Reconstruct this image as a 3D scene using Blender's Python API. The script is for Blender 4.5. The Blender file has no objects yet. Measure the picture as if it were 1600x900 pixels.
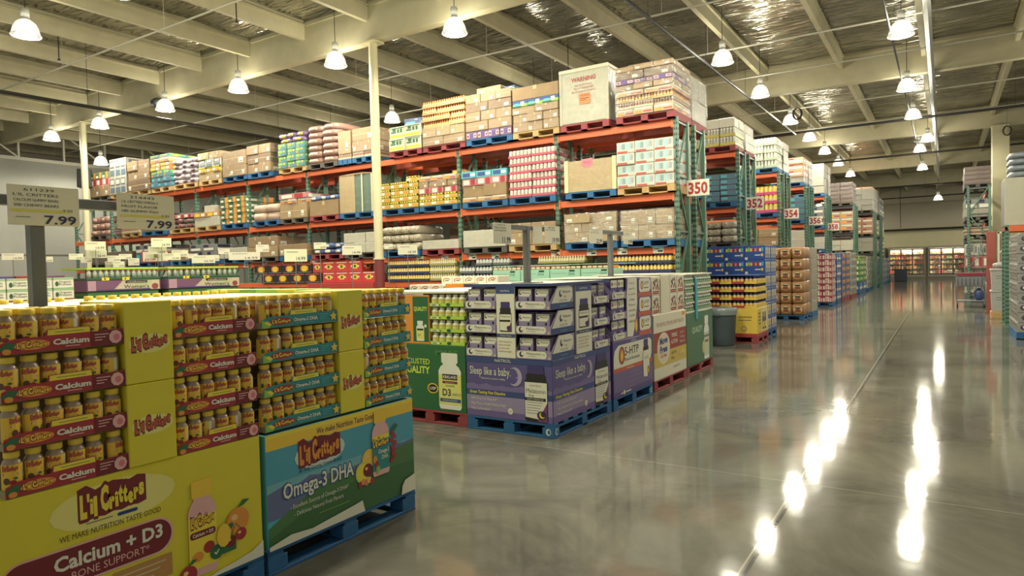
import bpy, math, random
from mathutils import Matrix, Vector
R = random.Random(7)
PI = math.pi
scene = bpy.context.scene
COL = scene.collection
# ---------------------------------------------------------------- camera, world, exposure
FPX, YAW, PITCH, ROLL, EYE = 1052.52, 0.570856, -0.0287923, -0.0243207, 1.65
fw = Vector((-math.sin(YAW)*math.cos(PITCH), math.cos(YAW)*math.cos(PITCH), math.sin(PITCH)))
rt = Vector((math.cos(YAW), math.sin(YAW), 0)); up = rt.cross(fw)
r2 = rt*math.cos(ROLL) + up*math.sin(ROLL); u2 = -rt*math.sin(ROLL) + up*math.cos(ROLL)
cd = bpy.data.cameras.new('camera'); cam = bpy.data.objects.new('camera', cd); COL.objects.link(cam)
cd.sensor_width = 36; cd.lens = 36*FPX/1600; cd.clip_end = 300; cd.clip_start = .05
cam.matrix_world = Matrix(((r2.x, u2.x, -fw.x, 0), (r2.y, u2.y, -fw.y, 0), (r2.z, u2.z, -fw.z, EYE), (0, 0, 0, 1)))
scene.camera = cam
vs = scene.view_settings
vs.view_transform = 'Standard'; vs.look = 'None'; vs.gamma = 1; vs.use_curve_mapping = False
vs.exposure = 0.0
scene.cycles.use_denoising = True
scene.cycles.max_bounces = 6; scene.cycles.diffuse_bounces = 3; scene.cycles.glossy_bounces = 3
scene.cycles.transparent_max_bounces = 12; scene.cycles.transmission_bounces = 3
scene.cycles.sample_clamp_indirect = 4; scene.cycles.caustics_reflective = False; scene.cycles.caustics_refractive = False
w = bpy.data.worlds.new('world'); scene.world = w; w.use_nodes = True
bg = w.node_tree.nodes['Background']; bg.inputs[0].default_value = (.88, .87, .68, 1); bg.inputs[1].default_value = .46
LAMP_W, LAMP_UP, LAMP_COL, LAMP_GLOW = 330, 120, (1, .94, .74), 1.6

# ---------------------------------------------------------------- materials
def lin(c):
    g = .3*c[0]+.59*c[1]+.11*c[2]; c = [14+(v*.88+g*.12)*.945 for v in c]
    return tuple(((v/255)/12.92 if v/255 <= .04045 else ((v/255+.055)/1.055)**2.4) for v in c)
MATS = {}
def mat(name, c=(128,128,128), rough=.6, metal=0, var=.06, scale=9, coat=0, bump=0, bscale=30, stretch=None, spec=.5, emit=0):
    """procedural principled material: noise-varied colour, optional bump and film-like coat"""
    if name in MATS: return MATS[name]
    m = bpy.data.materials.new(name); m.use_nodes = True; nt = m.node_tree; p = nt.nodes['Principled BSDF']
    c = lin(c)
    p.inputs['Base Color'].default_value = (*c, 1); p.inputs['Roughness'].default_value = rough
    p.inputs['Metallic'].default_value = metal; p.inputs['Specular IOR Level'].default_value = spec
    if var or bump:
        tc = nt.nodes.new('ShaderNodeTexCoord'); mp = nt.nodes.new('ShaderNodeMapping'); nt.links.new(tc.outputs['Object'], mp.inputs[0])
        if stretch: mp.inputs['Scale'].default_value = stretch
    if var:
        n = nt.nodes.new('ShaderNodeTexNoise'); n.inputs['Scale'].default_value = scale; n.inputs['Detail'].default_value = 3
        nt.links.new(mp.outputs[0], n.inputs[0])
        r = nt.nodes.new('ShaderNodeMix'); r.data_type = 'RGBA'
        r.inputs[6].default_value = tuple(max(0, x*(1-2*var)) for x in c)+(1,); r.inputs[7].default_value = tuple(min(1, x*(1+2*var)) for x in c)+(1,)
        nt.links.new(n.outputs[0], r.inputs[0]); nt.links.new(r.outputs[2], p.inputs['Base Color'])
    if bump:
        n2 = nt.nodes.new('ShaderNodeTexNoise'); n2.inputs['Scale'].default_value = bscale; n2.inputs['Detail'].default_value = 4; n2.inputs['Distortion'].default_value = .6
        nt.links.new(mp.outputs[0], n2.inputs[0]); b = nt.nodes.new('ShaderNodeBump'); b.inputs['Strength'].default_value = bump; b.inputs['Distance'].default_value = .03
        nt.links.new(n2.outputs[0], b.inputs['Height'])
        nt.links.new(b.outputs[0], p.inputs['Coat Normal' if coat else 'Normal'])
    if coat:
        p.inputs['Coat Weight'].default_value = coat; p.inputs['Coat Roughness'].default_value = .18
    if emit:
        p.inputs['Emission Color'].default_value = (*c, 1); p.inputs['Emission Strength'].default_value = emit
        m.cycles.emission_sampling = 'NONE'
    MATS[name] = m; return m
def P(name, c, **k): return mat(name, c, var=k.pop('var', .03), rough=k.pop('rough', .5), **k)
def film(name, c, **k): return mat(name, tuple(v*.86 for v in c), rough=.5, var=.09, coat=k.pop('coat', .7), bump=k.pop('bump', .9), bscale=k.pop('bscale', 9), **k)

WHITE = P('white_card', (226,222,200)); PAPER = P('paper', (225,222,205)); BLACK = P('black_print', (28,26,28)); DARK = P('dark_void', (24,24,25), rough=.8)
NAVY = P('navy_print', (38,36,74)); GREY = P('grey_paint', (98,100,100), rough=.45); DKGREY = P('dark_grey_paint', (66,67,68), rough=.5)
YEL = P('carton_yellow', (222,205,28), rough=.42); YEL2 = P('yellow_print', (240,214,40)); YELO = P('amber_print', (244,196,40))
RED = P('red_print', (172,34,40)); DRED = P('dark_red_print', (118,20,30)); PINK = P('pink_print', (226,110,120)); LPINK = P('pale_pink_print', (232,170,165))
TEAL = P('teal_print', (28,132,136)); CYAN = P('cyan_print', (70,176,196)); ORG = P('orange_print', (236,140,36)); BROWNP = P('brown_print', (96,58,34))
GRN = P('green_print', (28,104,52)); LGRN = P('light_green_print', (130,188,60)); LIME = P('lime_print', (176,212,60)); DGRN = P('dark_green_print', (30,88,50))
PURP = P('purple_print', (88,62,140)); LPURP = P('lilac_print', (140,118,172)); DPURP = P('deep_purple_print', (56,44,112)); BLUEP = P('royal_blue_print', (36,70,140))
KRAFT = P('kraft_inner', (160,128,86), rough=.8); TAN = P('tan_print', (206,180,140))
CARTON = mat('brown_cardboard', (146,116,78), rough=.75, var=.1, scale=4)
CARTON2 = film('filmed_brown_cardboard', (170,136,94), coat=.6)
CARTON3 = film('filmed_dark_cardboard', (138,108,80), coat=.6)
CARTON4 = film('filmed_pale_cardboard', (188,154,104), coat=.6)
TAPE = P('tape', (196,168,118), rough=.3)
BEAM = P('beam_orange', (240,100,46), rough=.45, var=.05); POST = P('rack_green', (84,128,104), rough=.45, var=.06); HOLE = P('post_hole', (20,30,28)); BRACE = P('brace_steel', (96,116,104), rough=.4)
RBEAM = P('beam_red', (176,66,50), rough=.5)
PBLUE = mat('pallet_blue', (26,92,150), rough=.65, var=.12, scale=14); PRED = mat('pallet_red', (150,50,56), rough=.65, var=.12, scale=14); PWOOD = mat('pallet_wood', (190,152,92), rough=.8, var=.14, scale=14); PGREY = mat('pallet_grey', (86,80,74), rough=.8, var=.14, scale=14)
CREAM = mat('painted_timber', (196,186,148), rough=.6, var=.07, scale=3); STEELW = P('white_pipe', (200,196,176), rough=.35); BLKPIPE = P('black_pipe', (34,32,30), rough=.4)
GALV = P('galvanised', (150,150,144), rough=.3, metal=.8)
COLM = mat('column_paint', (214,204,160), rough=.5, var=.05, scale=3); COLRED = P('column_red_band', (126,40,42))

def foil():
    """wrinkled reflective roof insulation: long creases across the bays"""
    m = bpy.data.materials.new('foil_insulation'); m.use_nodes = True; nt = m.node_tree; p = nt.nodes['Principled BSDF']; N = nt.nodes.new; L = nt.links.new
    tc = N('ShaderNodeTexCoord'); mp = N('ShaderNodeMapping'); mp.inputs['Scale'].default_value = (.45, 2.6, 1); L(tc.outputs['Object'], mp.inputs[0])
    n = N('ShaderNodeTexNoise'); n.inputs['Scale'].default_value = 1.3; n.inputs['Detail'].default_value = 1.5; n.inputs['Distortion'].default_value = 1.6; L(mp.outputs[0], n.inputs[0])
    n2 = N('ShaderNodeTexNoise'); n2.inputs['Scale'].default_value = .5; n2.inputs['Detail'].default_value = 2; L(tc.outputs['Object'], n2.inputs[0])
    b = N('ShaderNodeBump'); b.inputs['Strength'].default_value = 1; b.inputs['Distance'].default_value = .13; L(n.outputs[0], b.inputs['Height']); L(b.outputs[0], p.inputs['Normal'])
    r = N('ShaderNodeValToRGB'); r.color_ramp.elements[0].position = .35; r.color_ramp.elements[0].color = (*lin((136,132,116)), 1); r.color_ramp.elements[1].position = .65; r.color_ramp.elements[1].color = (*lin((200,196,178)), 1); L(n2.outputs[0], r.inputs[0]); L(r.outputs[0], p.inputs['Base Color'])
    p.inputs['Metallic'].default_value = .85; p.inputs['Roughness'].default_value = .16; return m
def floor_mat():
    m = bpy.data.materials.new('polished_concrete'); m.use_nodes = True; nt = m.node_tree; p = nt.nodes['Principled BSDF']; N = nt.nodes.new; L = nt.links.new
    tc = N('ShaderNodeTexCoord'); n = N('ShaderNodeTexNoise'); n.inputs['Scale'].default_value = .7; n.inputs['Detail'].default_value = 8; n.inputs['Roughness'].default_value = .66; n.inputs['Distortion'].default_value = .8; L(tc.outputs['Object'], n.inputs[0])
    r = N('ShaderNodeValToRGB'); r.color_ramp.elements[0].position = .3; r.color_ramp.elements[0].color = (*lin((72,70,62)), 1); r.color_ramp.elements[1].position = .72; r.color_ramp.elements[1].color = (*lin((124,120,104)), 1); L(n.outputs[0], r.inputs[0])
    sx = N('ShaderNodeSeparateXYZ'); L(tc.outputs['Object'], sx.inputs[0])
    def line(out, at, half):
        a = N('ShaderNodeMath'); a.operation = 'SUBTRACT'; a.inputs[1].default_value = at; L(out, a.inputs[0])
        b = N('ShaderNodeMath'); b.operation = 'ABSOLUTE'; L(a.outputs[0], b.inputs[0])
        c = N('ShaderNodeMath'); c.operation = 'LESS_THAN'; c.inputs[1].default_value = half; L(b.outputs[0], c.inputs[0]); return c.outputs[0]
    j1 = line(sx.outputs[0], -.90, .011); j2 = line(sx.outputs[0], -.93, .006); jx = line(sx.outputs[1], 5.33, .004)
    mx = N('ShaderNodeMix'); mx.data_type = 'RGBA'; L(j1, mx.inputs[0]); L(r.outputs[0], mx.inputs[6]); mx.inputs[7].default_value = (*lin((48,46,42)), 1)
    m2 = N('ShaderNodeMix'); m2.data_type = 'RGBA'; L(j2, m2.inputs[0]); L(mx.outputs[2], m2.inputs[6]); m2.inputs[7].default_value = (*lin((160,154,136)), 1)
    m3 = N('ShaderNodeMix'); m3.data_type = 'RGBA'; L(jx, m3.inputs[0]); L(m2.outputs[2], m3.inputs[6]); m3.inputs[7].default_value = (*lin((150,144,128)), 1)
    L(m3.outputs[2], p.inputs['Base Color'])
    n2 = N('ShaderNodeTexNoise'); n2.inputs['Scale'].default_value = 1.6; n2.inputs['Detail'].default_value = 5; L(tc.outputs['Object'], n2.inputs[0])
    mr = N('ShaderNodeMapRange'); mr.inputs[3].default_value = .05; mr.inputs[4].default_value = .11; L(n2.outputs[0], mr.inputs[0]); L(mr.outputs[0], p.inputs['Roughness'])
    n3 = N('ShaderNodeTexNoise'); n3.inputs['Scale'].default_value = 7; n3.inputs['Detail'].default_value = 2; L(tc.outputs['Object'], n3.inputs[0])
    b = N('ShaderNodeBump'); b.inputs['Strength'].default_value = .03; b.inputs['Distance'].default_value = .02; L(n3.outputs[0], b.inputs['Height']); L(b.outputs[0], p.inputs['Normal'])
    p.inputs['Specular IOR Level'].default_value = .27
    return m
def glow_glass():
    m = bpy.data.materials.new('lamp_prismatic_glass'); m.use_nodes = True; nt = m.node_tree; nt.nodes.clear(); N = nt.nodes.new; L = nt.links.new
    o = N('ShaderNodeOutputMaterial'); e = N('ShaderNodeEmission'); e.inputs[0].default_value = (1, .97, .80, 1); e.inputs[1].default_value = LAMP_GLOW
    tc = N('ShaderNodeTexCoord'); wv = N('ShaderNodeTexWave'); wv.bands_direction = 'Z'; wv.inputs['Scale'].default_value = 14; L(tc.outputs['Object'], wv.inputs[0])
    t = N('ShaderNodeBsdfTransparent'); g = N('ShaderNodeBsdfGlossy'); g.inputs['Roughness'].default_value = .15
    mr = N('ShaderNodeMapRange'); mr.inputs[3].default_value = .34; mr.inputs[4].default_value = .56; L(wv.outputs[1], mr.inputs[0])
    a = N('ShaderNodeMixShader'); L(mr.outputs[0], a.inputs[0]); L(t.outputs[0], a.inputs[1]); L(e.outputs[0], a.inputs[2])
    b = N('ShaderNodeMixShader'); b.inputs[0].default_value = .08; L(a.outputs[0], b.inputs[1]); L(g.outputs[0], b.inputs[2]); L(b.outputs[0], o.inputs[0])
    m.cycles.emission_sampling = 'NONE'; return m
def wrap_mat():
    m = bpy.data.materials.new('stretch_film'); m.use_nodes = True; nt = m.node_tree; nt.nodes.clear(); N = nt.nodes.new; L = nt.links.new
    o = N('ShaderNodeOutputMaterial'); t = N('ShaderNodeBsdfTransparent'); t.inputs[0].default_value = (.95, .95, .93, 1); g = N('ShaderNodeBsdfGlossy'); g.inputs['Roughness'].default_value = .22
    tc = N('ShaderNodeTexCoord'); mp = N('ShaderNodeMapping'); mp.inputs['Scale'].default_value = (1, 1, 2.4); L(tc.outputs['Object'], mp.inputs[0])
    n = N('ShaderNodeTexNoise'); n.inputs['Scale'].default_value = 8; n.inputs['Detail'].default_value = 5; n.inputs['Distortion'].default_value = 1.2; L(mp.outputs[0], n.inputs[0])
    b = N('ShaderNodeBump'); b.inputs['Strength'].default_value = 1; b.inputs['Distance'].default_value = .06; L(n.outputs[0], b.inputs['Height']); L(b.outputs[0], g.inputs['Normal'])
    mr = N('ShaderNodeMapRange'); mr.inputs[1].default_value = .35; mr.inputs[2].default_value = .7; mr.inputs[3].default_value = .06; mr.inputs[4].default_value = .34; L(n.outputs[0], mr.inputs[0])
    a = N('ShaderNodeMixShader'); L(mr.outputs[0], a.inputs[0]); L(t.outputs[0], a.inputs[1]); L(g.outputs[0], a.inputs[2]); L(a.outputs[0], o.inputs[0]); return m
WRAP = wrap_mat(); GLOW = glow_glass()

# ---------------------------------------------------------------- mesh helpers
class MB:
    def __init__(s): s.v = []; s.f = []; s.m = []; s.sm = []; s.slots = []
    def slot(s, m):
        if m not in s.slots: s.slots.append(m)
        return s.slots.index(m)
    def add(s, vs_, fs, m, smooth=False):
        o = len(s.v); s.v += [tuple(p) for p in vs_]; k = s.slot(m)
        for f in fs: s.f.append(tuple(i+o for i in f)); s.m.append(k); s.sm.append(smooth)
        return s
    def box(s, x0, y0, z0, x1, y1, z1, m, c=0):
        if not c:
            return s.add([(x0,y0,z0),(x1,y0,z0),(x1,y1,z0),(x0,y1,z0),(x0,y0,z1),(x1,y0,z1),(x1,y1,z1),(x0,y1,z1)],
                         [(0,3,2,1),(4,5,6,7),(0,1,5,4),(1,2,6,5),(2,3,7,6),(3,0,4,7)], m)
        V = []; idx = {}
        for i in (0,1):
            for j in (0,1):
                for k in (0,1):
                    b = ((x0,x1)[i], (y0,y1)[j], (z0,z1)[k]); sg = (1-2*i, 1-2*j, 1-2*k)
                    for a in range(3):
                        q = [b[t]+(sg[t]*c if t != a else 0) for t in range(3)]; idx[i,j,k,a] = len(V); V.append(q)
        F = []
        for a in range(3):
            b, d = (a+1) % 3, (a+2) % 3
            for e in (0,1):
                def g(p, q):
                    t = [0]*3; t[a] = e; t[b] = p; t[d] = q; return idx[(*t, a)]
                f = (g(0,0), g(1,0), g(1,1), g(0,1)); F.append(f if e else f[::-1])
                for q in (0,1):   # edge quads between axis a and axis b, at (a=e, b=q)
                    def h(r, ax):
                        t = [0]*3; t[a] = e; t[b] = q; t[d] = r; return idx[(*t, ax)]
                    f = (h(0,a), h(0,b), h(1,b), h(1,a)); F.append(f if (e+q) % 2 else f[::-1])
        for i in (0,1):
            for j in (0,1):
                for k in (0,1):
                    f = tuple(idx[i,j,k,a] for a in range(3)); F.append(f if (i+j+k) % 2 else f[::-1])
        ctr = Vector(((x0+x1)/2, (y0+y1)/2, (z0+z1)/2)); G = []
        for f in F:
            a, b, d = (Vector(V[i]) for i in f[:3]); G.append(f if (b-a).cross(d-b).dot(a+b+d-3*ctr) > 0 else f[::-1])
        return s.add(V, G, m)
    def lathe(s, prof, m, cx=0, cy=0, n=12, smooth=True, axis='z', cz=0, a0=0, a1=2*PI, closed=True):
        V = []; F = []; k = n if closed else n+1
        for r, z in prof:
            for i in range(k):
                a = a0+(a1-a0)*i/n; c, d = r*math.cos(a), r*math.sin(a)
                V.append((cx+c, cy+d, cz+z) if axis == 'z' else ((cx+c, cy+z, cz+d) if axis == 'y' else (cx+z, cy+c, cz+d)))
        flip = axis == 'y'
        for j in range(len(prof)-1):
            for i in range(n):
                b = (i+1) % k; f = (j*k+i, j*k+b, (j+1)*k+b, (j+1)*k+i); F.append(f[::-1] if flip else f)
        return s.add(V, F, m, smooth)
    def cyl(s, r, z0, z1, m, cx=0, cy=0, n=12, axis='z', cz=0): return s.lathe([(1e-4,z0),(r,z0),(r,z1),(1e-4,z1)], m, cx, cy, n, False, axis, cz)
    def tube(s, p, q, r, m, n=6):
        p, q = Vector(p), Vector(q); d = (q-p).normalized(); a = d.orthogonal().normalized(); b = d.cross(a)
        V = [c+(a*math.cos(2*PI*i/n)+b*math.sin(2*PI*i/n))*r for c in (p, q) for i in range(n)]
        F = [(i, (i+1) % n, n+(i+1) % n, n+i) for i in range(n)]+[tuple(range(n))[::-1], tuple(range(n, 2*n))]
        return s.add(V, F, m, False)
    def bar(s, p, q, w, h, m):
        p, q = Vector(p), Vector(q); d = (q-p).normalized(); a = d.cross(Vector((0,0,1)))
        a = a.normalized() if a.length > 1e-3 else Vector((1,0,0)); b = a.cross(d)
        V = [c+a*(i*w/2)+b*(j*h/2) for c in (p, q) for i, j in ((-1,-1),(1,-1),(1,1),(-1,1))]
        return s.add(V, [(0,3,2,1),(4,5,6,7),(0,1,5,4),(1,2,6,5),(2,3,7,6),(3,0,4,7)], m)
    def blob(s, x0, y0, z0, x1, y1, z1, m, e=.45, nu=10, nv=6, wob=0):
        cx, cy, cz = (x0+x1)/2, (y0+y1)/2, (z0+z1)/2; rx, ry, rz = (x1-x0)/2, (y1-y0)/2, (z1-z0)/2
        pw = lambda t: math.copysign(abs(t)**e, t); V = []; F = []
        for j in range(nv+1):
            ph = -PI/2+PI*j/nv
            for i in range(nu):
                th = 2*PI*i/nu+.3; k = 1+R.uniform(-wob, wob)
                V.append((cx+rx*pw(math.cos(ph))*pw(math.cos(th))*k, cy+ry*pw(math.cos(ph))*pw(math.sin(th))*k, cz+rz*pw(math.sin(ph))*k))
        for j in range(nv):
            for i in range(nu): F.append((j*nu+i, j*nu+(i+1) % nu, (j+1)*nu+(i+1) % nu, (j+1)*nu+i))
        return s.add(V, F, m, True)
    def mesh(s, me, M, m):
        return s.add([M @ v.co for v in me.vertices], [tuple(p.vertices) for p in me.polygons], m)
    def build(s, name):
        me = bpy.data.meshes.new(name); me.from_pydata(s.v, [], s.f)
        for m in s.slots: me.materials.append(m)
        me.polygons.foreach_set('material_index', s.m); me.polygons.foreach_set('use_smooth', s.sm); me.update(); return me

TXT = {}
def text_mesh(body, off=0.0, space=1.0):
    """outline letters, 1 unit cap size, left aligned on the baseline; returns (mesh, width)"""
    k = (body, off, space)
    if k in TXT: return TXT[k]
    cu = bpy.data.curves.new('lettering', 'FONT'); cu.body = body; cu.size = 1; cu.offset = off; cu.resolution_u = 2; cu.space_character = space; cu.fill_mode = 'FRONT'
    ob = bpy.data.objects.new('lettering', cu); me = bpy.data.meshes.new_from_object(ob); bpy.data.objects.remove(ob)
    xs = [v.co.x for v in me.vertices] or [0]; TXT[k] = (me, min(xs), max(xs)); return TXT[k]

class Art:
    """flat print on a face: u to the viewer's right, v up; later layers lie a hair proud of earlier ones"""
    def __init__(s, step=.00022, face='front', at=0): s.b = MB(); s.z = step; s.step = step; s.face = face; s.at = at
    def pt(s, u, v):
        return (u, s.at-s.z, v) if s.face == 'front' else ((s.at+s.z, u, v) if s.face == 'side' else (u, v, s.at+s.z))
    def poly(s, pts, m):
        s.b.add([s.pt(*p) for p in pts], [tuple(range(len(pts)))], m); s.z += s.step; return s
    def rect(s, u0, v0, u1, v1, m): return s.poly([(u0,v0),(u1,v0),(u1,v1),(u0,v1)], m)
    def ell(s, u, v, a, b, m, n=18, rot=0): return s.poly([(u+a*math.cos(t)*math.cos(rot)-b*math.sin(t)*math.sin(rot), v+a*math.cos(t)*math.sin(rot)+b*math.sin(t)*math.cos(rot)) for t in (2*PI*i/n for i in range(n))], m)
    def rrect(s, u0, v0, u1, v1, r, m, n=5):
        pts = []
        for cu, cv, a0 in ((u1-r,v1-r,0),(u0+r,v1-r,PI/2),(u0+r,v0+r,PI),(u1-r,v0+r,1.5*PI)):
            for i in range(n+1): a = a0+PI/2*i/n; pts.append((cu+r*math.cos(a), cv+r*math.sin(a)))
        return s.poly(pts, m)
    def text(s, body, u, v, h, m, w=None, off=0.0, align='c', rot=0, shear=0, space=1.0):
        """h = capital height; w = total width to fit (squeezes); u is centre/left/right by align; v baseline"""
        me, x0, x1 = text_mesh(body, off, space); sc = h/.73; sx = sc if not w else w/max(1e-6, x1-x0); W = (x1-x0)*sx
        du = {'c': -W/2, 'l': 0, 'r': -W}[align]; cr, sr = math.cos(rot), math.sin(rot); V = []
        for vv in me.vertices:
            x = (vv.co.x-x0)*sx+du+vv.co.y*sc*shear; y = vv.co.y*sc; V.append(s.pt(u+x*cr-y*sr, v+x*sr+y*cr))
        s.b.add(V, [tuple(p.vertices) for p in me.polygons], m); s.z += s.step; return s
    def logo(s, u, v, w, h, fill, edge, rot=.04, blob=False):
        """bouncing childish lettering with a fat outline"""
        word = "L'il Critters"; hs = [1.25,.9,.85,1.05,.5,1.35,.9,.85,1.0,1.0,.9,.92,.95]; ws = [.8,.3,.42,.42,.35,1.0,.68,.42,.55,.55,.72,.62,.72]
        T = sum(ws)
        if blob:
            top = [(u-w*.53+w*1.06*i/8, v+h*(1.28+.14*(i % 2)+(.25 if i in (0,1,4) else 0))+math.sin(rot)*(w*1.06*(i/8-.5))) for i in range(9)]; bot = [(u+w*.53-w*1.06*i/8, v-h*(.3+.1*(i % 2))-math.sin(rot)*(w*1.06*(i/8-.5))) for i in range(9)]
            s.poly(top[::-1]+bot[::-1], edge)
        for ph in (0, 1):
            x = u-w/2
            for i, ch in enumerate(word):
                cw = ws[i]*w/T
                if ch != ' ':
                    me, a, b = text_mesh(ch, .07 if ph else .19); hh = h*hs[i]; yy = v+h*.16*math.sin(i*1.7)+math.sin(rot)*(x+cw/2-u)-h*(hs[i]-1)*.4
                    g = cw*(.96 if ph else 1.3)/max(.1, b-a); ox = (cw-(b-a)*g)/2
                    s.b.add([s.pt(x+ox+(q.co.x-a)*g, yy+q.co.y*hh/.73) for q in me.vertices], [tuple(p.vertices) for p in me.polygons], fill if ph else edge)
                x += cw
            s.z += s.step
        return s
    def build(s, name): return s.b.build(name)

# ---------------------------------------------------------------- scene-object helpers
SEEN = {}
def props(o, label, cat, group=None, kind=None):
    if label:
        n = len(label.replace(',', ' ').split())
        if n > 16 or n < 4: print('LABEL WORDS', n, label)
        if label in SEEN: print('DUP LABEL', label)
        SEEN[label] = 1; o['label'] = label
    if cat: o['category'] = cat
    if group: o['group'] = group
    if kind: o['kind'] = kind
class Fr:
    """a local frame: x to the viewer's right, y into depth, z up"""
    def __init__(s, x=0, y=0, z=0, rz=0): s.x, s.y, s.z, s.rz = x, y, z, rz
    def w(s, x, y, z): c, d = math.cos(s.rz), math.sin(s.rz); return (s.x+x*c-y*d, s.y+x*d+y*c, s.z+z)
W0 = Fr()
def thing(name, me, label, cat, F=W0, loc=(0,0,0), rz=0, group=None, kind=None):
    o = bpy.data.objects.new(name, me); COL.objects.link(o); o.location = F.w(*loc); o.rotation_euler = (0, 0, F.rz+rz); props(o, label, cat, group, kind); return o
def part(name, me, parent, loc=(0,0,0), rz=0, label=None):
    o = bpy.data.objects.new(name, me); COL.objects.link(o); o.parent = parent; o.location = loc; o.rotation_euler = (0, 0, rz)
    if label: o['label'] = label
    return o
def struct(name, me, loc=(0,0,0), label=None):
    o = bpy.data.objects.new(name, me); COL.objects.link(o); o.location = loc; o['kind'] = 'structure'
    if label: o['label'] = label
    return o
ORD = ['first','second','third','fourth','fifth','sixth','seventh','eighth','ninth','tenth','eleventh','twelfth','thirteenth','fourteenth','fifteenth','sixteenth','seventeenth','eighteenth','nineteenth','twentieth']+['twenty-'+t for t in ('first','second','third','fourth','fifth','sixth','seventh','eighth','ninth')]
CACHE = {}
def cached(key, fn):
    if key not in CACHE: CACHE[key] = fn()
    return CACHE[key]
# ================================================================ SETTING
def one(name, bx, m, c=0, **k): return struct(name, MB().box(*bx, m, c).build(name), **k)
FLOOR = floor_mat(); FOIL = foil()
WALLM = mat('grey_wall', (150,150,140), rough=.7, var=.05, scale=1.5); WALLU = mat('olive_grey_wall', (184,174,150), rough=.75, var=.05, scale=1.2); WALLC = mat('cream_wall', (214,206,160), rough=.6, var=.04, scale=1.5)
one('floor', (-34, -3, -.12, 9, 70, 0), FLOOR)
DECK = 7.75
fb = MB(); nx, ny = 44, 74                       # sagging foil-faced insulation
for i in range(nx+1):
    for j in range(ny+1): fb.v.append((-35+i*44/nx, -2+j*72/ny, DECK+R.uniform(-.035, .035)))
k = fb.slot(FOIL)
for i in range(nx):
    for j in range(ny): a = i*(ny+1)+j; fb.f.append((a, a+1, a+ny+2, a+ny+1)); fb.m.append(k); fb.sm.append(True)
struct('ceiling', fb.build('ceiling'))
GIRD = [.2, 11.35, 22.35, 33.35, 44.4, 55.4]
for y in GIRD:
    b = MB(); b.box(-34.5, y-.12, 6.84, 9, y+.12, DECK+.02, CREAM); b.box(-34.5, y-.15, 7.62, 9, y+.15, 7.70, CREAM)
    struct('trim_girder', b.build('girder'))
for i in range(19):
    x = 3.75-2.1*i
    for j in range(6):
        y0 = -2 if j == 0 else GIRD[j-1]+.12; y1 = GIRD[j]-.12
        if j == 5 and False: continue
        b = MB(); b.box(x-.055, y0, 7.3, x+.055, y1, DECK+.02, CREAM); b.box(x-.1, y0, 7.62, x+.1, y1, 7.66, CREAM); struct('trim_purlin', b.build('purlin'))
    b = MB(); b.box(x-.055, GIRD[5]+.12, 7.3, x+.055, 66, DECK+.02, CREAM); struct('trim_purlin', b.build('purlin'))
# far wall: grey above, cream band over the coolers
b = MB(); b.box(-34, 66, 4.05, 9, 66.3, 8, WALLU); b.box(-34, 66, 0, 9, 66.3, 4.05, WALLC)
for x in (-9.5, -3.1, 3.3): b.box(x-.02, 65.985, 4.3, x+.02, 66, 7.8, P('wall_joint', (90,86,76)))
b.box(-34, 65.985, 6.3, 9, 66, 6.33, P('wall_joint', (90,86,76)))
struct('wall_far', b.build('wall_far'))
b = MB(); b.box(-30.3, -2, 0, -30, 66, 6.3, WALLM)
b.box(-30, 14.2, 1.6, -29.98, 18.2, 3.3, P('pale_panel', (190,200,176))); b.box(-30, -2, 2.6, -29.985, 14, 2.66, P('wall_joint', (90,86,76))); b.box(-30, 9.2, 3.0, -29.985, 9.24, 6.2, P('wall_joint', (90,86,76)))
struct('wall_left', b.build('wall_left'))
one('wall_beyond_truss', (-34.6, -2, 0, -34.4, 66, DECK), WALLU)
b = MB()                                          # open steel joist above the left wall
b.bar((-30.1, -2, 6.36), (-30.1, 66, 6.36), .14, .14, STEELW); b.bar((-30.1, -2, 7.6), (-30.1, 66, 7.6), .14, .14, STEELW)
for i in range(24):
    y = -1+i*1.6; b.bar((-30.1, y, 6.4), (-30.1, y, 7.55), .07, .07, STEELW)
    if i % 2: b.bar((-30.1, y, 7.55), (-30.1, y+1.6, 6.4), .06, .06, STEELW)
struct('trim_joist', b.build('joist'))
def column(x, y, h, r, label):
    b = MB().cyl(r, 0, h, COLM, n=20); b.cyl(r+.012, 0, 1.95, COLRED, n=20); b.box(-r-.08, -r-.08, h-.03, r+.08, r+.08, h, COLM); b.cyl(r+.03, 1.93, 1.97, COLM, n=20)
    o = struct('trim_column', b.build('column'), (x, y, 0), label)
column(-10.85, 11.32, 6.84, .1, 'cream round steel column in front of the long rack'); column(-24.05, 11.32, 6.84, .1, 'cream round steel column near the far end of the long rack')
b = MB().box(1.62, 33.1, 0, 2.2, 33.6, 6.9, COLM, .02); struct('trim_column', b.build('column'), label='square white column beyond the aisle shelving')

# pipes under the roof
def pipe(name, pts, r, m, label, hang=0):
    b = MB()
    for p, q in zip(pts, pts[1:]): b.tube(p, q, r, m)
    if hang:
        p, q = Vector(pts[0]), Vector(pts[1]); n = max(2, int((q-p).length/hang))
        for i in range(n+1): c = p.lerp(q, i/n); b.tube(c, (c.x, c.y, DECK-.06), .006, m, 4)
    thing(name, b.build(name), label, 'pipe', group='pipes under the roof')
pipe('sprinkler_pipe', [(-4.88,9.0,6.5), (-4.74,27.6,6.5), (-6.4,27.6,6.5)], .035, BLKPIPE, 'thick black pipe running over the aisle ends of the racks', 3.6)
pipe('sprinkler_pipe', [(-18.3,3,6.0), (-18.05,14.4,6.0), (-18.05,21,6.0)], .05, BLKPIPE, 'thick black pipe running under the roof over the long rack', 4)
pipe('riser_duct', [(-.28,12,6.8), (-.28,52,6.8)], .085, GALV, 'wide galvanised duct hanging over the open aisle', 6)
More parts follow.
